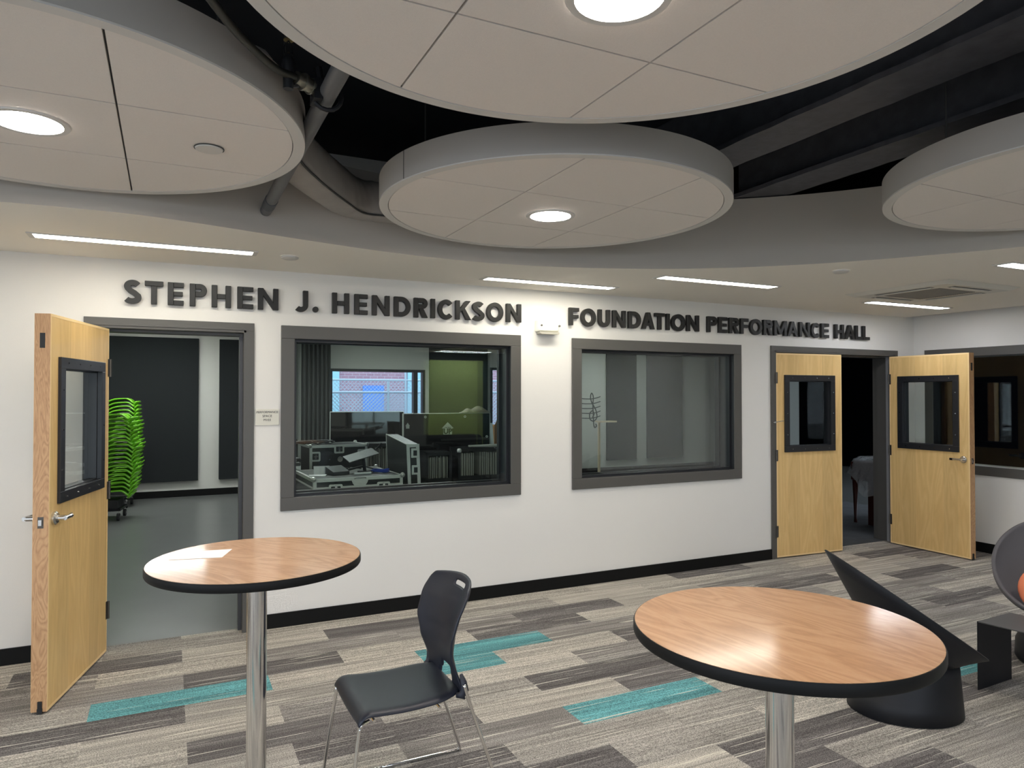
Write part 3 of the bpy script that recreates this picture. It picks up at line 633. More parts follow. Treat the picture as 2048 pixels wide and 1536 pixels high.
def leaf(name, H, ang, w, label, flip, handle, T=.075, hinges=True, edge_seen=True):
    """local x runs from hinge to free edge; visible face at local y=0, thickness towards +y (flip=1) or -y (flip=-1)"""
    t = thing(name, (H[0], H[1], 0), label, 'door', ang, None, 'structure')
    f = flip; z0, z1 = .012, 2.113; l0, l1, q0, q1 = w/2-.345, w/2+.345, 1.088, 1.888
    b = MB(); e = .055
    for (a, c, d, g) in ((0, z0, l0+e, z1), (l1-e, z0, w, z1), (l0+e, z0, l1-e, q0+e), (l0+e, q1-e, l1-e, z1)):
        b.box(a, 0, c, d, f*T, g)
    b.build('leaf_panel', DOORW, t, bev=0)
    b = MB(); k = .0012
    for y0, y1 in ((-k*f, 0), (f*T, f*T+k*f)):
        b.box(w-.012, y0, z0, w+.0005, y1, z1); b.box(0, y0, z1-.014, w-.012, y1, z1+.0005); b.box(0, y0, z0-.0005, w-.012, y1, z0+.014); b.box(-.0005, y0, z0+.014, .010, y1, z1-.014)
    b.build('lipping', DOORL, t)
    MB().box(w, 0, z0, w+.0015, f*T, z1).build('edge_strip', DOORE, t)
    fr = MB()
    for y0, y1 in ((-.016*f, .012*f), (f*T-.012*f, f*T+.016*f)): fr.frame(l0, q0, l1, q1, .062, y0, y1)
    fr.frame(l0+.05, q0+.05, l1-.05, q1-.05, .018, .012*f, f*T-.012*f)
    vf = fr.build('vision_frame', BLK, t, bev=.002)
    MB().box(l0+.055, f*T*.5-.004, q0+.055, l1-.055, f*T*.5+.004, q1-.055).build('pane', LGLASS, vf)
    sc_ = MB()
    for i in range(4):
        for zz in (q0+.03, q1-.03): sc_.tube([(l0+.1+i*.165, -.016*f, zz), (l0+.1+i*.165, -.019*f, zz)], .005, 8)
    for i in range(3):
        for xx in (l0+.03, l1-.03): sc_.tube([(xx, -.016*f, q0+.18+i*.22), (xx, -.019*f, q0+.18+i*.22)], .005, 8)
    sc_.build('screws', CHROME, vf)
    # edge hardware
    ep = mat('edge_plate', (.10, .09, .08), .35, metal=.8)
    MB().box(w+.0015, f*T*.5-.014, .975, w+.003, f*T*.5+.014, 1.035).build('latch_plate', ep, t); MB().box(w+.003, f*T*.5-.008, .99, w+.012, f*T*.5+.008, 1.02).build('latch_bolt', METAL, t)
    MB().box(w+.0015, f*T*.5-.012, 1.93, w+.003, f*T*.5+.013, 2.01).build('edge_label', INK, t)
    b = MB().box(w+.0015, f*T*.42-.010, z0, w+.009, f*T*.42+.010, z0+.055); b.box(w-.003, f*T*.42-.012, 0.002, w+.010, f*T*.42+.012, z0+.018); b.build('door_seal_end', RUBBER, t)
    if handle:
        lever(t, w-.062, f*T, 1.018, -1*f, -1)
        # other side
        s = f; o = MB().tube([(w-.062, f*T, 1.018), (w-.062, f*T+s*.014, 1.018)], .036, 24).build('handle_rose', METAL, t, smooth='auto')
        g = MB(); g.tube([(w-.062, f*T, 1.018), (w-.062, f*T+s*.06, 1.018)], .014, 12); g.tube([(w-.05, f*T+s*.062, 1.018), (w-.17, f*T+s*.058, 1.018)], .012, 12); g.build('lever', METAL, o, smooth='auto')
    if hinges:
        for zz in (.22, 1.0, 1.80):
            hb = MB(); hb.tube([(-.006, -.007*f, zz), (-.006, -.007*f, zz+.115)], .008, 12); hb.box(-.004, -.003*f, zz, .018, .001*f, zz+.115); hb.build('hinge', mat('hinge_dark', (.12, .11, .10), .4, metal=.8), t, smooth='auto')
    return t
aL = math.atan2(4.4356-5.31, -.5641+.351)
# left leaf: visible face looks toward +x side; thickness towards -x.  local +y = rot90(dir) = (+x side) so flip=-1
leaf('door_1', (-.351, 5.315), aL, .90, 'open maple door with a tall black-framed pane and lever handle, left of the doorway', -1, True)
leaf('door_2', (5.628, 5.332), R(-3.8), .895, 'maple door leaf standing nearly closed, left of the double doors', 1, False)
leaf('door_3', (7.362, 5.315), R(-91.5), .90, 'maple door leaf swung wide open at the right end of the lettered wall', 1, True)
t = thing('door_holder', (5.585, D-.018, 1.40), 'small metal catch on the frame beside the nearly closed door leaf', 'door hardware')
b = MB(); b.tube([(0, 0, 0), (0, -.03, 0)], .010, 12); b.build('knob', CHROME, t, smooth='auto'); MB().tube([(0, -.028, 0), (.05, -.05, .012), (.085, -.055, .014)], .004, 8).build('arm', METAL, t)

# ------------------------------------------------------------------ windows
def window(name, x0, x1, z0, z1, label, w=.095):
    t = thing(name, ((x0+x1)/2, D, z0), label, 'window', 0, None, 'structure'); X = (x1-x0)/2; Hh = z1-z0
    fr = MB().frame(-X, 0, X, Hh, w, -.022, 0)
    f = fr.build('window_frame', TRIM, t, bev=.003)
    il = MB().frame(-X+w-.03, w-.03, X-w+.03, Hh-w+.03, .032, -.012, TH+.02); il.build('reveal_lining', BLK, t)
    s = MB().frame(-X+w, w, X-w, Hh-w, .020, .03, .055); s.frame(-X+w, w, X-w, Hh-w, .020, TH-.06, TH-.03); s.build('glazing_stop', BLK, t)
    MB().box(-X+w+.001, .040, w+.001, X-w-.001, .048, Hh-w-.001).build('pane', GLASS, t)
    MB().box(-X+w+.001, TH-.05, w+.001, X-w-.001, TH-.044, Hh-w-.001).build('pane', GLASS, t)
window('window_1', .736, 2.685, .838, 2.187, 'large dark-framed window under the raised lettering showing flight cases')
window('window_2', 3.192, 5.155, .848, 2.181, 'large dark-framed window between the two doorways, room behind dim')
# side wall window (normal -x)
t = thing('window_3', (XR, 4.0, .82), 'dark window on the side wall, partly hidden by the open door', 'window', R(-90), None, 'structure')
X = 1.214; Hh = 1.374
MB().frame(-X, 0, X, Hh, .095, -.022, 0).build('window_frame', TRIM, t, bev=.003); MB().frame(-X+.065, .065, X-.065, Hh-.065, .032, -.012, .2).build('reveal_lining', BLK, t)
MB().box(-X+.096, .04, .096, X-.096, .048, Hh-.096).build('pane', GLASS, t)
b = MB(); b.box(XR+.25, 2.4, .0, XR+2.5, D+.0, .05); b.box(XR+2.5, 2.4, 0, XR+2.6, D, 2.6); b.box(XR+.2, 2.3, 0, XR+2.6, 2.4, 2.6); b.box(XR+.2, 2.3, 2.6, XR+2.6, D, 2.7)
struct(b, 'wall_side_room', DRAPE, None, 'wall')

# ------------------------------------------------------------------ hall behind
HY0 = D+TH; HY = 12.9; HX0 = -1.3
struct(MB().box(HX0, D+.10, -.06, 14.5, HY+.2, -.001), 'floor_hall', VINYL, 'smooth grey vinyl floor seen through the left doorway', 'floor')
b = MB(); wx = [(2.62, 4.43, .9, 2.16), (5.80, 7.7, .9, 2.23)]; xp = HX0-.2
for x0, x1, z0, z1 in wx: b.box(xp, HY, 0, x0, HY+.25, 3.0); b.box(x0, HY, z1, x1, HY+.25, 3.0); b.box(x0, HY, 0, x1, HY+.25, z0); xp = x1
b.box(xp, HY, 0, 14.5, HY+.25, 3.0); struct(b, 'wall_hall_back', HWALL, 'far pale wall of the hall seen through the glass', 'wall')
struct(MB().box(HX0-.2, HY0, 0, HX0, HY, 3.0), 'wall_hall_left', HWALL, None, 'wall')
struct(MB().box(HX0-.2, HY0, 2.86, 14.5, HY+.25, 3.0), 'ceiling_hall', mat('hall_ceiling', (.45, .45, .43), .9), None, 'ceiling')
struct(MB().box(HX0, HY-.014, 0, 12.6, HY, .11), 'baseboard_hall', BASE, 'black baseboard on the far wall of the hall', 'baseboard')
# oblique partition and dark room behind the double doors
b = MB(); b.add([(5.35, HY0, 0), (5.43, HY0, 0), (12.83, HY, 0), (12.75, HY, 0), (5.35, HY0, 2.86), (5.43, HY0, 2.86), (12.83, HY, 2.86), (12.75, HY, 2.86)], [(0,3,2,1),(4,5,6,7),(0,1,5,4),(1,2,6,5),(2,3,7,6),(3,0,4,7)])
struct(b, 'wall_partition', mat('partition_paint', (.10, .11, .11), .9), None, 'wall')
b = MB(); bb = []
for i in range(81):
    u = i/80; x = 5.55+u*7.1; y = HY0+.02+u*7.1*(HY-HY0)/7.4; o_ = .03*math.sin(i*2.2)
    bb.append((x+o_+.05, y-o_-.02))
vs = [(x, y, .02) for x, y in bb]+[(x, y, 2.84) for x, y in bb]; fs = [(i, i+1, 81+i+1, 81+i) for i in range(80)]
tag(MB().add(vs, fs).build('stage_curtain', DRAPE, solid=.01), 'black curtain in the unlit room behind the double doors', 'curtain')
struct(MB().box(14.4, HY0, 0, 14.5, HY, 2.86), 'wall_hall_right', DRAPE, None, 'wall')
struct(MB().box(5.6, D+.10, -.01, 9.6, 8.6, .0006), 'floor_dark_room', mat('dark_carpet', (.09, .095, .10), .9, var=.35, vscale=5), 'dark carpet inside the unlit room', 'floor')

def acoustic(x0, x1, label, z0=.262, z1=2.62):
    t = thing('acoustic_panel', ((x0+x1)/2, HY, z0), label, 'acoustic panel'); X = (x1-x0)/2
    MB().box(-X, -.075, 0, X, -.025, z1-z0).build('fabric_panel', ACOU, t, bev=.006); MB().box(-X+.1, -.025, .1, X-.1, -.001, z1-z0-.1).build('mounting_rail', GREY_T, t)
acoustic(-.85, .457, 'tall dark acoustic panel behind the green stacked chairs'); acoustic(.775, 2.0, 'dark acoustic panel beside the right jamb of the left doorway')
acoustic(4.50, 5.72, 'dark wall panel between the two outside windows, behind the upright boards')
acoustic(8.55, 9.33, 'narrow dark panel right of the music mural seen through the right window'); acoustic(9.62, 10.61, 'wide dark panel in the middle of the right window view')
# grey curtain left of outside window
b = MB(); n = 40; pts = [(2.10+.50*i/n, HY-.16+.035*math.sin(i*1.05)) for i in range(n+1)]
tag(MB().add([(x, y, .0) for x, y in pts]+[(x, y, 2.80) for x, y in pts], [(i, i+1, n+2+i, n+1+i) for i in range(n)]).build('window_curtain', CURT, solid=.006, smooth=True), 'grey floor-length curtain beside the outside window', 'curtain')
b = MB()
def hall_window(name, x0, x1, z0, z1, mull, label):
    t = thing(name, ((x0+x1)/2, HY, z0), label, 'window', 0, None, 'structure'); X = (x1-x0)/2
    MB().frame(-X, 0, X, z1-z0, .05, -.02, .10).build('window_frame', BLK, t)
    if mull: MB().box(mull-(x0+x1)/2-.04, -.02, .05, mull-(x0+x1)/2+.04, .1, z1-z0-.05).build('mullion', BLK, t)
    MB().box(-X+.05, .05, .05, X-.05, .056, z1-z0-.05).build('pane', EXTG, t)
hall_window('window_4', 2.62, 4.43, .9, 2.16, 4.24, 'bright outside window with a wire fence beyond'); hall_window('window_5', 5.80, 7.7, .9, 2.23, None, 'second outside window, only a bright strip showing')
# mural
t = thing('music_mural', (8.2, HY-.002, .94), 'painted treble clef on curved staff lines on the far hall wall', 'wall decal'); mm = mat('mural_ink', (.035, .037, .037), .7)
b = MB()
for k in range(5):
    z = .24+k*.10; b.tube([(-.42+.64*i/16, -.002, z+.05*((i-9)/7.)**2*(1 if i > 9 else .3)+.004*k) for i in range(17)], .010, 6)
b.build('staff_lines', mm, t)
cl = catmull([(.02, 0, .26), (.06, 0, .33), (.02, 0, .40), (-.05, 0, .34), (-.04, 0, .22), (.05, 0, .18), (.13, 0, .26), (.10, 0, .42), (.0, 0, .58), (-.03, 0, .70), (.0, 0, .78), (.04, 0, .70), (.03, 0, .52), (.04, 0, .30), (.05, 0, .10), (.08, 0, .04), (.12, 0, .07), (.10, 0, .12)], 6)
MB().tube([p+Vector((0, -.003, 0)) for p in cl], .013, 6).build('treble_clef', mm, t)
# wall ledge seen bottom left of window 2
t = thing('wooden_stand', (7.95, 12.2, 0), 'pale wooden stand with a short shelf at the left edge of the right window view', 'stand')
MB().box(-.04, -.02, 0, 0.0, .02, 1.12).build('post', mat('pale_wood', (.62, .48, .30), .5), t); MB().box(-.04, -.12, 1.12, .34, .12, 1.15).build('shelf', mat('pale_wood_top', (.70, .56, .38), .5), t)

# unseen lamps added to light the hall
def added_hall_lamp(x, y, s, label, m=E_HALL, w=.6):
    t = thing('added_hall_lamp', (x, y, 2.86), label, 'ceiling light', 0, 'added ceiling lamps of the hall'); MB().box(-w, -.15, -.012, w, .15, -.004).build('diffuser', m, t); pass
    b = MB(); b.box(-w-.02, -.17, -.016, w+.02, -.15, 0); b.box(-w-.02, .15, -.016, w+.02, .17, 0); b.box(-w-.02, -.15, -.016, -w, .15, 0); b.box(w, -.15, -.016, w+.02, .15, 0); b.build('trim', RIMW, t)
added_hall_lamp(-.1, 11.3, 1, 'added unseen ceiling lamp of the hall over the stacked chairs'); added_hall_lamp(1.2, 8.2, 1, 'added unseen ceiling lamp of the hall behind the left window'); added_hall_lamp(3.6, 10.6, 1, 'added unseen ceiling lamp of the hall before the outside window'); added_hall_lamp(8.3, 11.4, 1, 'added unseen ceiling lamp of the hall near the mural', w=.3)

# ------------------------------------------------------------------ outside
struct(MB().box(-10, 22, -1, 30, 22.4, 9), 'wall_outside', BRICK, 'brick building across the yard', 'building')
struct(MB().box(-10, HY+.3, -.4, 30, 22, -.3), 'ground_outside', CONC, None, 'ground')
tag(MB().box(5.5, 21.93, -.3, 6.17, 21.99, 1.98).build('yard_door', BLUEDOOR), 'bright blue door in the brick building outside', 'door')
tag(MB().box(4.45, 21.90, -.3, 4.75, 21.99, 6).build('downspout', mat('pale_blue_trim', (.30, .55, .65), .6)), 'pale downspout on the brick building, left', 'downspout')
tag(MB().box(6.95, 21.90, -.3, 7.4, 21.99, 6).build('downspout', mat('pale_blue_trim2', (.30, .55, .65), .6)), 'pale pilaster on the brick building, right of the blue door', 'downspout')
def fence(y, x0, x1, h, step, label, r=.006):
    t = thing('chain_link_fence', ((x0+x1)/2, y, -.3), label, 'fence'); X = (x1-x0)/2; b = MB(); H_ = h
    k = -2*X-H_
    n_ = int((2*X+H_)/step)
    for i in range(n_+1):
        for s in (1, -1):
            xa = -X-H_+i*step; xb = xa+H_; za, zb_ = 0, H_
            if xa < -X: za = -X-xa; xa = -X
            if xb > X: zb_ = H_-(xb-X); xb = X
            if xb-xa < .03: continue
            b.tube([(s*xa, 0, za), (s*xb, 0, zb_)], r, 4, False)
    b.build('wire_mesh', GALV, t)
    MB().tube([(-X, 0, H_), (X, 0, H_)], .022, 8).build('top_rail', GALV, t)
    k = 0
    while -X+k*2.4 <= X:
        MB().tube([(-X+k*2.4, 0, 0), (-X+k*2.4, 0, H_+.25)], .03, 8).build('post', GALV, t); k += 1
fence(15.3, 2.0, 11.0, 2.04, .085, 'near chain-link fence in the yard with pale top rail'); fence(18.5, 1.0, 14.0, 2.38, .10, 'taller chain-link fence standing farther back in the yard')

# ------------------------------------------------------------------ bar tables
def bar_table(x, y, rot, label):
    t = thing('bar_table', (x, y, 0), label, 'table', rot, 'round bar-height tables'); H = 1.07; r = .381
    MB().lathe([(r-.004, H-.004), (r-.004, H), (0, H+.0001)], n=96, cap=False).build('tabletop', TABW, t)
    MB().lathe([(r-.006, H-.0005), (r-.002, H-.001), (r, H-.006), (r, H-.026), (r-.003, H-.031), (r-.05, H-.032), (0, H-.032)], n=96, cap=False).build('edge_band', mat('edge_rubber', (.006, .006, .006), .55, spec=.2), t, smooth='auto')
    MB().lathe([(.036, .02), (.036, H-.04)], n=40).build('pole', CHROME, t, smooth='auto')
    MB().lathe([(.12, H-.045), (.12, H-.033)], n=32).build('mounting_plate', STEELB, t, smooth='auto')
    MB().lathe([(.24, 0), (.24, .008), (.20, .016), (.05, .03), (.038, .045), (.0, .045)], n=64, cap=False).build('base', STEELB, t, smooth='auto')
bar_table(.305, 2.81, R(-58), 'round bar-height table on the left with a sheet of paper on its wood-look top')
bar_table(1.46, 1.378, R(-84), 'round bar-height table on the right, nearest, with a bare glossy wood-look top')
b = MB(); q = [(.004, 2.905), (.046, 3.030), (.232, 3.000), (.186, 2.862)]
b.prism(q, 1.0706, 1.0712); tag(b.build('paper_sheet', PAPER), 'white sheet of paper lying on the left bar table', 'paper')

# ------------------------------------------------------------------ stacking chair
t = thing('stacking_chair', (.875, 2.895, 0), 'dark navy plastic chair on a chrome sled frame between the two bar tables', 'chair', R(0))
def seatf(u, v):       # u across, v front(0) to back(1)
    s = u*2-1
    hw = .222-.012*v-.05*max(0, (v-.72)/.28)**2
    x = -.235+v*.46
    z = .452+.012*s*s-.016*math.sin(PI*min(1, v*1.05))+.004
    if v < .14: k = (1-v/.14); z -= .045*k*k; x += .018*k*k
    cr = max(0, abs(s)-.86)/.14; z -= .014*cr*cr
    return (x, s*hw, z)
MB().grid(22, 22, seatf).build('seat', PLAST, t, smooth=True, solid=.012, sub=1)
def backf(u, v):
    s = u*2-1; z = .435+v*.455
    wp = [(0, .212), (.1, .198), (.22, .188), (.38, .195), (.6, .224), (.8, .230), (.93, .220), (1, .195)]
    for i in range(len(wp)-1):
        if wp[i][0] <= v <= wp[i+1][0]: k = (v-wp[i][0])/(wp[i+1][0]-wp[i][0]); k = k*k*(3-2*k); hw = wp[i][1]*(1-k)+wp[i+1][1]*k; break
    xp_ = [(0, .222), (.15, .205), (.35, .168), (.55, .158), (.75, .185), (1, .240)]
    for i in range(len(xp_)-1):
        if xp_[i][0] <= v <= xp_[i+1][0]: k = (v-xp_[i][0])/(xp_[i+1][0]-xp_[i][0]); x = xp_[i][1]*(1-k)+xp_[i+1][1]*k; break
    x += .07*(1-s*s)*min(1, v*2)
    return (x, s*hw, z-.018*s*s*max(0, v-.8)/.2)
def bmask(i, j):
    if j < 5 and 7 <= i <= 16: return not (j < 5 and abs(i-11.5) <= 5.0-(j*.55))
    if j == 25 and 9 <= i <= 14: return False
    return True
MB().grid(24, 28, backf, bmask).build('backrest', PLAST, t, smooth=True, solid=.012, sub=1)
for s in (1, -1):
    MB().tube([(.19, s*.192, .455), (.210, s*.203, .455), (.220, s*.208, .478), (.216, s*.205, .51), (.208, s*.199, .54)], [.010, .016, .018, .014, .007], 12).build('back_bracket', PLAST, t, smooth=True)
for s in (1, -1):
    y = s*.205; yo = s*.232
    MB().tube(catmull([(-.17, y*.95, .425), (-.205, y, .415), (-.215, y, .37), (-.262, yo, .03), (-.262, yo, .013), (-.24, yo, .0085), (0, yo, .0085)], 5), .0072, 10).build('leg', CHROME, t, smooth=True)
    MB().tube(catmull([(.0, yo, .0085), (.33, yo, .0085), (.362, yo, .012), (.368, yo, .04), (.245, s*.226, .40), (.212, s*.224, .505)], 5), .0072, 10).build('leg', CHROME, t, smooth=True)
MB().tube([(-.15, -.195, .42), (-.15, .195, .42)], .006, 8).build('cross_bar', CHROME, t); MB().tube([(.12, -.195, .42), (.12, .195, .42)], .006, 8).build('cross_bar', CHROME, t)

# ------------------------------------------------------------------ folded cone lounge chairs
def cone_chair(name, x, y, ang, label, inner, pod=False):
    """local +x points along the rim's long axis from the high back to the low front"""
    t = thing(name, (x, y, 0), label, 'lounge chair', ang, 'cone-based lounge chairs')
    n = 72
    if not pod:
        def ringpt(k, lev):
            a = 2*PI*k/n; c_, s_ = math.cos(a), math.sin(a)
            base = Vector((.0+.285*c_, .24*s_, .004)); waist = Vector((.075+.195*c_, .17*s_, .285-.03*c_))
            rim = Vector((-.005+.402*c_, -.02+.30*s_, .565-.275*c_+.015*s_))
            if lev <= 1: 
                p = base.lerp(waist, lev); return p
            return waist.lerp(rim, lev-1)
        rings = [[ringpt(k, l) for k in range(n)] for l in (0, .25, .5, .75, 1)]
        MB().loft(rings, False).build('base_cone', STEELB, t, smooth=True, solid=.006)
        rings = [[ringpt(k, l) for k in range(n)] for l in (1, 1.15, 1.35, 1.6, 1.8, 2)]
        MB().loft(rings, False).build('seat_shell', STEELB, t, smooth=True, solid=.007)
        MB().loft([[ringpt(k, 1.25)*1.0 for k in range(n)], [ringpt(k, 1.25)*.2+Vector((.05, 0, .27)) for k in range(n)]], True).build('seat_pad', inner, t, smooth=True)
    else:
        def rp(k, l):
            a = 2*PI*k/n; c_, s_ = math.cos(a), math.sin(a); q = math.sin(l*PI/2)
            rim = Vector((.36*c_, .33*s_, .62-.24*c_)); bot = Vector((.04, 0, .345))
            p = bot.lerp(rim, q); p.z = bot.z*(1-(1-math.cos(l*PI/2)))+rim.z*(1-math.cos(l*PI/2)); return p
        MB().loft([[rp(k, l) for k in range(n)] for l in (.01, .12, .25, .4, .55, .7, .8, .9, .97, 1)], False).build('seat_shell', inner, t, smooth=True, solid=.022)
        MB().loft([[rp(k, l)-Vector((0, 0, .016)) for k in range(n)] for l in (.02, .1, .3, .5, .7, .85)], False).build('outer_shell', STEELB, t, smooth=True)
        MB().lathe([(.21, .004), (.225, .03), (.22, .13), (.17, .25), (.10, .34)], n=48).build('base_cone', STEELB, t, smooth=True)
    return t
cone_chair('cone_chair', 3.560, 2.50, R(-26.0), 'black folded-steel cone chair with a slanting rim behind the right bar table', STEELB)
cone_chair('cone_chair', 5.00, 2.48, R(205), 'grey-lined egg lounge chair at the right edge with an orange cushion', FELT, pod=True)
b = MB(); b.lathe([(0.0, -.055), (.09, -.05), (.145, -.02), (.155, 0), (.145, .02), (.09, .05), (0, .055)], (0, 0, 0), 32, False)
o = b.build('cushion', CUSH, smooth=True); o.rotation_euler = (R(20), R(-62), 0); o.location = (4.87, 2.46, .465); tag(o, 'small coral orange cushion in the grey egg chair', 'cushion')

# low bent-steel side table
t = thing('side_table', (4.155, 2.471, 0), 'low bent black steel side table beside the egg chair', 'table')
A = Vector((0, 0, 0)); Bv = Vector((.345, .012, 0)); Cn = Vector((.04, -.30, 0)).normalized()*.62
th_ = .006; Ht = .39
def plate(p0, p1, z0, z1, nrm):
    return [p0+Vector((0,0,z0)), p1+Vector((0,0,z0)), p1+Vector((0,0,z0))+nrm, p0+Vector((0,0,z0))+nrm, p0+Vector((0,0,z1)), p1+Vector((0,0,z1)), p1+Vector((0,0,z1))+nrm, p0+Vector((0,0,z1))+nrm]
ux = Vector((math.cos(R(-81)), math.sin(R(-81)), 0))      # along the top
# the leg plate is the far end; top runs towards the viewer's right
T0 = Vector((0, 0, 0)); e1 = Bv.normalized()
MB().hexa(plate(A, Bv, 0, Ht, Vector((0, -th_, 0)))).build('leg_panel', STEELB, t, bev=.002)
MB().hexa([A+Vector((0,0,Ht-th_)), Bv+Vector((0,0,Ht-th_)), Bv+ux*.5+Vector((0,0,Ht-th_)), A+ux*.5+Vector((0,0,Ht-th_)), A+Vector((0,0,Ht)), Bv+Vector((0,0,Ht)), Bv+ux*.5+Vector((0,0,Ht)), A+ux*.5+Vector((0,0,Ht))]).build('top', GREY_T, t, bev=.002)
MB().hexa(plate(A+ux*.5, Bv+ux*.5, 0, Ht, Vector((0, th_, 0)))).build('leg_panel', STEELB, t, bev=.002)

# ------------------------------------------------------------------ green stacked chairs and trolleys
def green_chair(name, loc, rz, label):
    t = thing(name, loc, label, 'chair', rz, 'green stacking chairs in two stacks')
    prof = [(-.30, -.17), (-.22, -.10), (-.14, -.042), (-.06, -.008), (.04, .0), (.12, -.004), (.19, -.065)]
    dense = [(p.x, p.y) for p in catmull([(x, z, 0) for x, z in prof], 3)]
    vs = []; m_ = len(dense)
    for j in range(7):
        v = j/6
        for x, z in dense: vs.append((x*(1-.10*v*v), v*.40, z-.02*v+.06*v*v*(1-v)))
    fs = [(j*m_+i, j*m_+i+1, (j+1)*m_+i+1, (j+1)*m_+i) for j in range(6) for i in range(m_-1)]
    MB().add(vs, fs).build('seat', GREEN, t, smooth=True, solid=.020)
    b = MB(); vs = []
    for j in range(6):
        v = j/5
        for k in range(7): s = k/6*2-1; vs.append((.185+.055*v-.015*s*s, .05+(.15+.03*v)*(s+1), -.085-.02*(1-v)+v*.045))
    fs = [(j*7+i, j*7+i+1, (j+1)*7+i+1, (j+1)*7+i) for j in range(5) for i in range(6)]
    MB().add(vs, fs).build('backrest', GREEN, t, smooth=True, solid=.018)
    b = MB()
    b.tube([(-.2, .05, -.095), (-.21, .34, -.10), (.18, .34, -.10), (.17, .05, -.095)], .006, 6)
    b.build('frame', CHROME, t)
    return t
c0 = None; P2 = .0568
def stack(x, y, z, n, rz, which):
    global c0
    for i in range(n):
        where = 'topmost of' if i == n-1 else 'lowest of' if i == 0 else None
        ordn = ORD[n-1-i] if n-1-i < 11 else None
        k = n-1-i
        NUM = ['topmost','second from the top','third from the top','fourth from the top','fifth from the top','sixth from the top','seventh from the top','eighth from the top','ninth from the top','tenth from the top']
        NUB = ['lowest','second from the bottom','third from the bottom','fourth from the bottom','fifth from the bottom','sixth from the bottom','seventh from the bottom','eighth from the bottom','ninth from the bottom','tenth from the bottom','eleventh from the bottom','twelfth from the bottom','thirteenth from the bottom']
        pos = NUM[k] if k < len(NUM) else NUB[i]
        lab = 'lime green stacking chair, %s of the %s stack' % (pos, which)
        bx_ = x+.012*math.sin(i*1.3)+.05*math.sin(PI*min(1, i/n*1.1)); loc = (bx_, y+.004*math.sin(i*2.1), z+i*P2)
        if c0 is None: c0 = green_chair('green_chair', loc, rz, lab); continue
        c = copy_tree(c0); c.location = loc; c.rotation_euler = (0, 0, rz+.02*math.sin(i)); c['label'] = lab
def trolley(x, y, rz, label):
    t = thing('chair_trolley', (x, y, 0), label, 'trolley', rz)
    b = MB(); b.box(-.25, .0, .13, .18, .04, .16); b.box(-.25, .42, .13, .18, .46, .16); b.box(-.25, .0, .13, -.21, .46, .16); b.box(.14, .0, .13, .18, .46, .16); b.build('frame', STEELB, t)
    for cx, cy in ((-.22, .03), (.15, .03), (-.22, .43), (.15, .43)):
        w_ = MB().tube([(cx-.016, cy, .05), (cx+.016, cy, .05)], .05, 20).build('caster', RUBBER, t, smooth='auto'); MB().tube([(cx-.019, cy, .05), (cx+.019, cy, .05)], .018, 12).build('hub', CHROME, w_); MB().tube([(cx, cy, .05), (cx, cy, .14)], .012, 8).build('stem', CHROME, w_)
    MB().box(-.2, .03, .16, .14, .42, .27).build('tray', RUBBER, t)
stack(-.665, 10.80, .395, 19, R(-8), 'nearer'); trolley(-.74, 10.80, R(-8), 'black wheeled trolley under the nearer stack of green chairs')
stack(-.655, 11.95, .375, 23, R(-8), 'farther'); trolley(-.70, 11.95, R(-8), 'black wheeled trolley under the farther stack of green chairs')

# ------------------------------------------------------------------ flight cases behind the left window
def edge_box(b, p0, p1, w=.018):
    """aluminium angle along the 12 edges of a box"""
    (x0, y0, z0), (x1, y1, z1) = p0, p1; e = .002
    for y in (y0, y1):
        for z in (z0, z1): b.box(x0-e, y-(e if y == y0 else w), z-(e if z == z0 else w), x1+e, y+(w if y == y0 else e), z+(w if z == z0 else e))
    for x in (x0, x1):
        for z in (z0, z1): b.box(x-(e if x == x0 else w), y0-e, z-(e if z == z0 else w), x+(w if x == x0 else e), y1+e, z+(w if z == z0 else e))
        for y in (y0, y1): b.box(x-(e if x == x0 else w), y-(e if y == y0 else w), z0-e, x+(w if x == x0 else e), y+(w if y == y0 else e), z1+e)
def latch(par, x, y, z, w=.10, h=.085, name='latch'):
    o = MB().prism(rrect(x-w/2, z-h/2, x+w/2, z+h/2, .014), y-.006, y, 'Y').build(name, ALU, par, bev=.001)
    MB().prism(rrect(x-w/2+.018, z-h/2+.018, x+w/2-.018, z+h/2-.018, .006), y-.0075, y-.0055, 'Y').build('recess', BLK, o)
    b = MB(); b.box(x-.010, y-.018, z-.026, x+.010, y-.006, z+.026); b.tube([(x-.022, y-.016, z), (x+.022, y-.016, z)], .005, 8); b.build('catch', CHROME, o)
def corner_balls(b, p0, p1, r=.024):
    for x in (p0[0], p1[0]):
        for y in (p0[1], p1[1]):
            for z in (p0[2], p1[2]): b.lathe([(0, -r), (r*.7, -r*.7), (r, 0), (r*.7, r*.7), (0, r)], (x, y, z), 10, False)
# big low case with a flat top
t = thing('flight_case', (1.52, 6.65, 0), 'wide flight case just inside the left window with papers and cables on its flat top', 'flight case', R(1.5))
X, Yd, Zt = .40, .42, .95
MB().box(-X, -Yd, .12, X, Yd, Zt).build('body', CASE, t); MB().box(-X+.018, -Yd+.018, Zt, X-.018, Yd-.018, Zt+.002).build('lid', CASET, t)
b = MB(); edge_box(b, (-X, -Yd, .12), (X, Yd, Zt), .026); b.box(-X-.003, -Yd-.003, Zt-.085, X+.003, -Yd, Zt-.070); b.box(-X-.003, -Yd, Zt-.085, -X, Yd, Zt-.070); b.build('metal_edging', ALU, t)
b = MB(); corner_balls(b, (-X, -Yd, .12), (X, Yd, Zt)); b.build('corner_guard', ALU, t, smooth='auto')
latch(t, -.21, -Yd-.002, Zt-.085, .12, .07); latch(t, .22, -Yd-.002, Zt-.085, .12, .07)
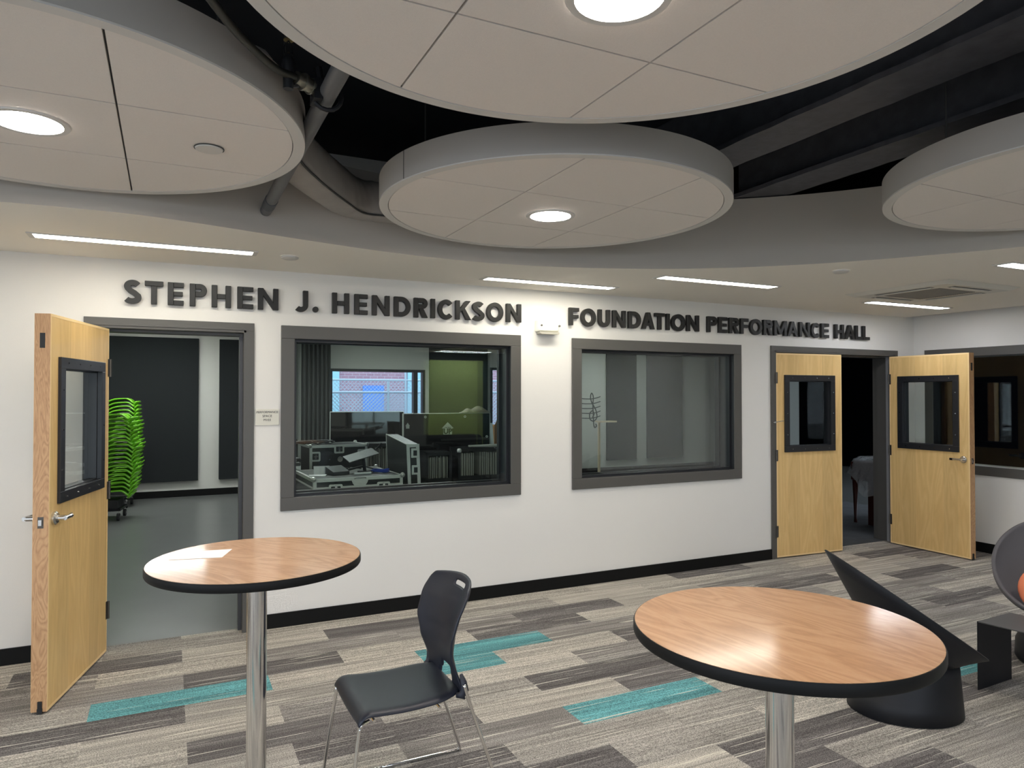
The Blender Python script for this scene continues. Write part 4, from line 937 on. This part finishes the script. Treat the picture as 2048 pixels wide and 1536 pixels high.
MB().prism([(-.08, Zt+.002), (.09, Zt+.002), (.07, Zt-.05), (.055, Zt-.07), (-.045, Zt-.07), (-.06, Zt-.05)], -Yd-.006, -Yd, 'Y').build('name_plate', ALU, t); MB().tube([(-.045, -Yd-.012, Zt-.01), (-.04, -Yd-.03, Zt-.002), (.05, -Yd-.03, Zt-.002), (.055, -Yd-.012, Zt-.01)], .006, 8).build('handle', CHROME, t, smooth=True)
for cx in (-.33, .33):
    for cy in (-.34, .34): MB().tube([(cx-.02, cy, .06), (cx+.02, cy, .06)], .06, 16).build('caster', RUBBER, t)
# rear upright case
t = thing('flight_case', (1.60, 7.65, 0), 'upright flight case behind the flat one, latched front panel with a round badge', 'flight case', R(3))
X, Yd, Z0, Zt = .30, .22, .30, 1.155
MB().box(-X, -Yd, Z0, X, Yd, Zt).build('body', CASE, t); b = MB(); edge_box(b, (-X, -Yd, Z0), (X, Yd, Zt), .022); b.build('metal_edging', ALU, t)
b = MB(); corner_balls(b, (-X, -Yd, Z0), (X, Yd, Zt), .022); b.build('corner_guard', ALU, t, smooth='auto')
latch(t, 0, -Yd-.002, Zt-.04, .105, .09); latch(t, -.245, -Yd-.002, Zt-.11, .10, .10); latch(t, .245, -Yd-.002, Zt-.10, .10, .10)
MB().tube([(.01, -Yd-.001, Zt-.145), (.01, -Yd-.007, Zt-.145)], .028, 24).build('badge', CHROME, t)
for xx in (-.10, .11): MB().tube([(xx, -Yd-.001, Zt-.145), (xx, -Yd-.006, Zt-.145)], .008, 10).build('rivet', CHROME, t)
MB().box(-X+.02, -Yd+.02, 0, X-.02, Yd-.02, Z0).build('plinth', RUBBER, t)
tag(MB().box(.96, 7.9, 0, 1.27, 8.3, 1.20).build('equipment_case', CASE, bev=.01), 'dark case at the left edge of the left window behind the upright flight case', 'case')
t = thing('equipment_case', (1.06, 7.42, 0), 'grey metal-trimmed case at the left window edge, stacked on end', 'case')
MB().box(-.11, -.3, 0, .11, .3, 1.02).build('body', GREY_T, t, bev=.01); MB().tube([(-.11, -.3, 1.03), (.11, -.2, 1.03)], .035, 12).build('roll_top', mat('dark_roll', (.06, .055, .055), .4), t, smooth='auto'); MB().box(-.112, -.302, .95, .112, .302, .985).build('metal_band', ALU, t)
# tilted case lid on the right
t = thing('case_lid', (2.11, 6.85, 0), 'black flight case lid standing on edge at the middle of the left window', 'case lid', R(-93))
# local x runs towards the viewer (free edge), face = local -y ... thin box leaning
LX0, LX1 = -.42, .42; tp = 1.215
MB().hexa([(LX0, -.02, .25), (LX1, -.02, .25), (LX1, .10, .25), (LX0, .10, .25), (LX0, -.06, tp+.05), (LX1, -.06, tp-.005), (LX1, .06, tp-.005), (LX0, .06, tp+.05)]).build('panel', CASE, t)
b = MB(); b.hexa([(LX1, -.022, .25), (LX1+.008, -.022, .25), (LX1+.008, .008, .25), (LX1, .008, .25), (LX1, -.062, tp), (LX1+.008, -.062, tp), (LX1+.008, -.032, tp), (LX1, -.032, tp)])
b.hexa([(LX1, .072, .25), (LX1+.008, .072, .25), (LX1+.008, .102, .25), (LX1, .102, .25), (LX1, .032, tp), (LX1+.008, .032, tp), (LX1+.008, .062, tp), (LX1, .062, tp)])
b.tube([(LX0, -.06, tp+.052), (LX1, -.06, tp-.002)], .006, 6); b.tube([(LX0, -.06, tp+.05), (LX0, -.02, .25)], .006, 6); b.box(LX1, -.05, tp-.03, LX1+.01, .06, tp); b.build('metal_edging', ALU, t)
for z in (1.13, .97):
    MB().box(LX1+.008, -.02+(1.2-z)*.04, z-.045, LX1+.014, .055+(1.2-z)*.04, z+.045).build('latch', ALU, t, bev=.004); MB().box(LX1+.014, .0+(1.2-z)*.04, z-.025, LX1+.018, .035+(1.2-z)*.04, z+.025).build('recess', BLK, t)
MB().box(LX0+.05, 0, 0, LX1-.05, .08, .25).build('floor_stand', RUBBER, t)
# things on the flat case
ZC = .953
def on_case(b, name, m, label, cat, **k): return tag(b.build(name, m, **k), label, cat)
on_case(MB().hexa([(1.13, 6.42, ZC), (1.26, 6.38, ZC), (1.30, 6.50, ZC), (1.15, 6.55, ZC), (1.13, 6.42, ZC+.006), (1.26, 6.38, ZC+.006), (1.30, 6.50, ZC+.006), (1.15, 6.55, ZC+.006)]), 'paper_sheet', PAPER, 'white papers lying on the left corner of the flat flight case', 'paper')
on_case(MB().hexa([(1.20, 6.58, ZC), (1.34, 6.56, ZC), (1.34, 6.562, ZC), (1.20, 6.582, ZC), (1.20, 6.60, ZC+.075), (1.34, 6.58, ZC+.075), (1.34, 6.583, ZC+.075), (1.20, 6.603, ZC+.075)]), 'folded_card', PAPER, 'upright folded white card leaning at the left end of the flat case', 'card')
t = thing('control_box', (1.40, 6.52, ZC), 'grey wedge-shaped control box with buttons on the flat flight case', 'control box', R(20))
MB().hexa([(-.085, -.07, 0), (.085, -.07, 0), (.085, .07, 0), (-.085, .07, 0), (-.085, -.07, .03), (.085, -.07, .03), (.085, .07, .075), (-.085, .07, .075)]).build('body', mat('dark_grey_plastic', (.05, .05, .055), .4), t, bev=.004)
for i in range(3):
    for j in range(2): MB().hexa([(x+.05*i-.06, y+.05*j-.03, z) for x, y, z in ((0,0,.036+.016*j),(.03,0,.036+.016*j),(.03,.03,.046+.016*j),(0,.03,.046+.016*j),(0,0,.042+.016*j),(.03,0,.042+.016*j),(.03,.03,.052+.016*j),(0,.03,.052+.016*j))]).build('button', GREY_T, t)
t = thing('tablet_stand', (1.66, 6.62, ZC), 'tilted grey tablet on a black desk stand on the flat case', 'tablet stand', R(8))
MB().hexa([(-.17, -.10, .10), (.12, -.10, .17), (.12, .08, .21), (-.17, .08, .14), (-.17, -.10, .108), (.12, -.10, .178), (.12, .08, .218), (-.17, .08, .148)]).build('tablet', GREY_T, t)
b = MB(); b.tube([(0, 0, .15), (.02, .0, .0)], .016, 10); b.cyl((.02, 0, 0), .07, 0, .012, 24); b.tube([(.02, 0, .06), (-.2, -.02, .02)], .01, 8); b.tube([(.12, 0, .2), (.2, .03, .26)], .008, 8); b.tube([(.02, 0, .05), (.15, .03, .012), (.26, 0, .008)], .006, 6); b.build('stand', STEELB, t, smooth='auto')
on_case(MB().tube([(1.52, 6.38, ZC+.012), (1.68, 6.40, ZC+.012)], .011, 12), 'paper_roll', PAPER, 'small rolled white paper near the front edge of the flat case', 'paper', smooth='auto')
random.seed(3); pts = []
for i in range(90):
    a = i/90*2*PI*5; pts.append((1.80+(.075+.012*math.sin(a*1.3))*math.cos(a), 6.52+(.055+.01*math.cos(a*.7))*math.sin(a), ZC+.006+.022*(i/90)+.006*math.sin(a*2.1)))
on_case(MB().tube(pts, .0045, 6), 'cable_coil', BLUE, 'coiled bright blue cable on the right of the flat case', 'cable', smooth=True)
pts = [(1.45+.28*i/30+.03*math.sin(i*.9), 6.86+.05*math.sin(i*.5), ZC+.010+.008*abs(math.sin(i*.8))) for i in range(31)]
on_case(MB().tube(pts, .0055, 6), 'cable', STEELB, 'loose black cable along the back of the flat case', 'cable', smooth=True)
pts = [(1.38+.22*math.cos(i*.45)*(.6+.4*math.sin(i)), 7.62+.08*math.sin(i*.7), 1.166+.03*abs(math.sin(i*.63))) for i in range(40)]
on_case(MB().tube(pts, .007, 6), 'cable_tangle', STEELB, 'tangle of black cables on the upright flight case', 'cable', smooth=True)

# upright glossy boards
def board(name, x0, y0, x1, y1, ztop, label):
    L = math.hypot(x1-x0, y1-y0); t = thing(name, ((x0+x1)/2, (y0+y1)/2, 0), label, 'board', math.atan2(y1-y0, x1-x0)); X = L/2
    MB().box(-X, 0, .35, X, .05, ztop).build('panel', BOARD, t)
    b = MB(); b.box(-X, -.004, ztop, X, .054, ztop+.008); b.box(-X-.008, -.004, .35, -X, .054, ztop+.008); b.box(X, -.004, .35, X+.008, .054, ztop+.008); b.build('metal_edging', ALU, t)
    for s in (-1, 1): MB().box(s*(X-.1)-.03, -.2, 0, s*(X-.1)+.03, .3, .05).build('foot', STEELB, t); MB().box(s*(X-.1)-.02, .01, .05, s*(X-.1)+.02, .04, .36).build('post', STEELB, t)
    return t, X
t, X = board('display_board', 1.90, 9.28, 2.80, 9.02, 1.455, 'left of the two upright glossy black boards, below the outside window')
t, X = board('display_board', 2.52, 8.10, 3.60, 8.02, 1.452, 'right upright glossy black board with a white arrow label reading UP')
for xx, zz in ((-.28, 1.415), (.22, 1.415), (-.50, 1.13), (.505, 1.165)):
    MB().loft([[(xx+q*math.cos(2*PI*k/20), y_, zz+q*math.sin(2*PI*k/20)) for k in range(20)] for q, y_ in ((.015, -.001), (.015, -.006), (.007, -.006), (.007, -.001))], False, True).build('rivet', LABEL, t)
ar = MB().prism([(-.055, 1.20), (.055, 1.20), (.055, 1.275), (.075, 1.275), (0, 1.35), (-.075, 1.275), (-.055, 1.275)], -.003, -.001, 'Y').build('arrow_label', LABEL, t)
text_mesh('lettering', 'UP', .088, INK, ar, Matrix.Translation((0, -.0036, 1.236)) @ FACE, .0004, .004)
text_mesh('lettering', 'THIS SIDE', .019, INK, ar, Matrix.Translation((0, -.0036, 1.284)) @ FACE, .0004, .0004)
MB().prism([(-.515, 1.28), (-.475, 1.28), (-.475, 1.31), (-.467, 1.31), (-.495, 1.35), (-.523, 1.31), (-.515, 1.31)], -.003, -.001, 'Y').build('arrow_label', LABEL, t)
# crumpled dust sheet on the board
random.seed(8)
def crump(u, v):
    return (3.24+.36*u, 8.00+.14*v, 1.462+math.sin(PI*min(1,max(0,v)))**.5*((.045*(u*1.1)+.05*math.exp(-((u-.62)/.2)**2)+.035*math.exp(-((u-.22)/.12)**2))*(1-u**8)+.006*math.sin(u*27+v*13)))
tag(MB().grid(40, 16, crump).build('dust_sheet', mat('sheet_cloth', (.42, .37, .30), .8), smooth=True, solid=.004), 'crumpled beige cloth heaped on the right glossy board', 'cloth')

# pleated racks
def pleats(x0, y0, x1, y1, z0, z1, n, label, gaps=()):
    L = math.hypot(x1-x0, y1-y0); t = thing('folder_rack', ((x0+x1)/2, (y0+y1)/2, 0), label, 'rack', math.atan2(y1-y0, x1-x0)); X = L/2
    b = MB(); b.box(-X-.03, -.02, z1+.01, X+.03, .30, z1+.05); b.box(-X-.03, -.02, z0-.05, X+.03, .30, z0-.01); b.box(-X-.03, .28, 0, X+.03, .30, z1+.05); b.box(-X-.03, -.02, 0, -X, .30, z1+.05); b.box(X, -.02, 0, X+.03, .30, z1+.05)
    b.build('rack_frame', CASE, t); random.seed(int(x0*50)); b = MB(); w_ = 2*X/n
    for i in range(n):
        if i in gaps: continue
        xx = -X+i*w_+random.uniform(-.1, .1)*w_; b.box(xx+w_*.1, random.uniform(0, .03), z0-.01, xx+w_*random.uniform(.45, .7), .26, z1-random.uniform(0, .02))
    tag(b.build('grey_sleeves', SKIRT, t), kind='stuff'); return t, X
pleats(2.02, 8.25, 2.44, 8.22, .80, 1.055, 22, 'rack of upright grey sleeves behind the upright flight case')
pleats(2.66, 7.62, 2.90, 7.60, .74, .98, 10, 'narrow rack of grey sleeves right of the standing case lid')
t, X = pleats(3.02, 7.55, 3.72, 7.52, .76, 1.02, 26, 'rack of upright grey sleeves at the lower right of the left window', (7, 8))
tag(MB().lathe([(.0, 0), (.026, .005), (.028, .03), (.02, .045), (0, .05)], (-X-.02, -.03, 1.02), 16, False).build('corner_knob', PAPER, t, smooth=True), 'white round knob')
tag(MB().hexa([(3.10, 7.46, 1.088), (3.85, 7.30, 1.088), (3.85, 7.50, 1.088), (3.10, 7.50, 1.088), (3.10, 7.46, 1.105), (3.85, 7.30, 1.115), (3.85, 7.50, 1.115), (3.10, 7.50, 1.105)]).build('white_shelf_board', WHITE2), 'thin white board lying on the right-hand sleeve rack', 'board')
t = thing('cardboard_box', (4.02, 8.55, 0), 'brown cardboard box with a raised flap at the right of the left window', 'box')
MB().box(-.18, -.15, 0, .22, .2, 1.28).build('body', CARD, t, bev=.003); MB().hexa([(-.18, -.15, 1.28), (.22, -.15, 1.28), (.22, -.145, 1.28), (-.18, -.145, 1.28), (-.14, -.2, 1.40), (.22, -.2, 1.42), (.22, -.195, 1.42), (-.14, -.195, 1.40)]).build('flap', CARD, t)
tag(MB().hexa([(3.66, 8.02, .5), (3.70, 8.0, .5), (3.70, 8.3, .5), (3.66, 8.3, .5), (3.60, 8.02, 1.33), (3.63, 8.0, 1.33), (3.63, 8.3, 1.33), (3.60, 8.3, 1.33)]).build('metal_panel', ALU), 'leaning pale metal panel at the right edge of the glossy board', 'panel')

# covered piano in the dark room
t = thing('covered_desk', (8.50, 6.0, 0), 'dark red wooden desk under clear plastic in the unlit room', 'desk', 0)
MB().box(-.36, -.25, .56, .60, .45, .80).build('body', MAHOG, t, bev=.01)
for cx, cy in ((-.32, .41), (.56, .41), (.56, -.2)): MB().lathe([(.022, 0), (.016, .05), (.036, .56)], (cx, cy, 0), 14).build('leg', MAHOG, t, smooth=True)
MB().box(-.35, -.24, .0, -.31, .20, .56).build('side_board', MAHOG, t)
def drape(u, v):
    a = 2*PI*u; q = .30+.70*min(1, v*2); c_, s_ = math.cos(a), math.sin(a); k = (abs(c_)**4+abs(s_)**4)**(-.25)
    fl = max(0, v-.45)/.55; ex = 1+.10*fl+fl*.05*math.sin(a*9)+.02*math.sin(a*23)*fl
    x = .12+.52*q*c_*k*ex; y = .10+.40*q*s_*k*ex
    z = .90-.05*q+.012*math.sin(a*5+v*7) if v < .45 else .85-fl*(.34+.16*math.sin(a*2+.9)+.05*math.sin(a*7))
    return (x, y, z)
tag(MB().grid(96, 26, drape).build('dust_cover', SHEET, smooth=True, world=None), 'clear plastic dust sheet draped over the wooden desk in the unlit room', 'cover')
o = bpy.data.objects['dust_cover']; o.location = o.location+Vector((8.50, 6.0, 0))

# sofa behind the viewer, mirrored in the large window
t = thing('sofa', (4.3, -2.45, 0), 'dark grey curved sofa in front of the green wall, seen mirrored in the left window', 'sofa')
b = MB(); b.box(-1.6, -.45, .08, 1.6, .45, .42); b.build('seat', SOFAM, t, bev=.05, seg=3)
MB().box(-1.6, -.50, .10, 1.6, -.22, .86).build('backrest', SOFAM, t, bev=.08, seg=4)
for x in (-1.72, 1.5): MB().box(x, -.45, .08, x+.22, .42, .62).build('armrest', SOFAM, t, bev=.06, seg=3)
for x in (-1.5, 1.5):
    for y in (-.35, .35): MB().cyl((x, y, 0), .025, 0, .09, 12).build('leg', STEELB, t)
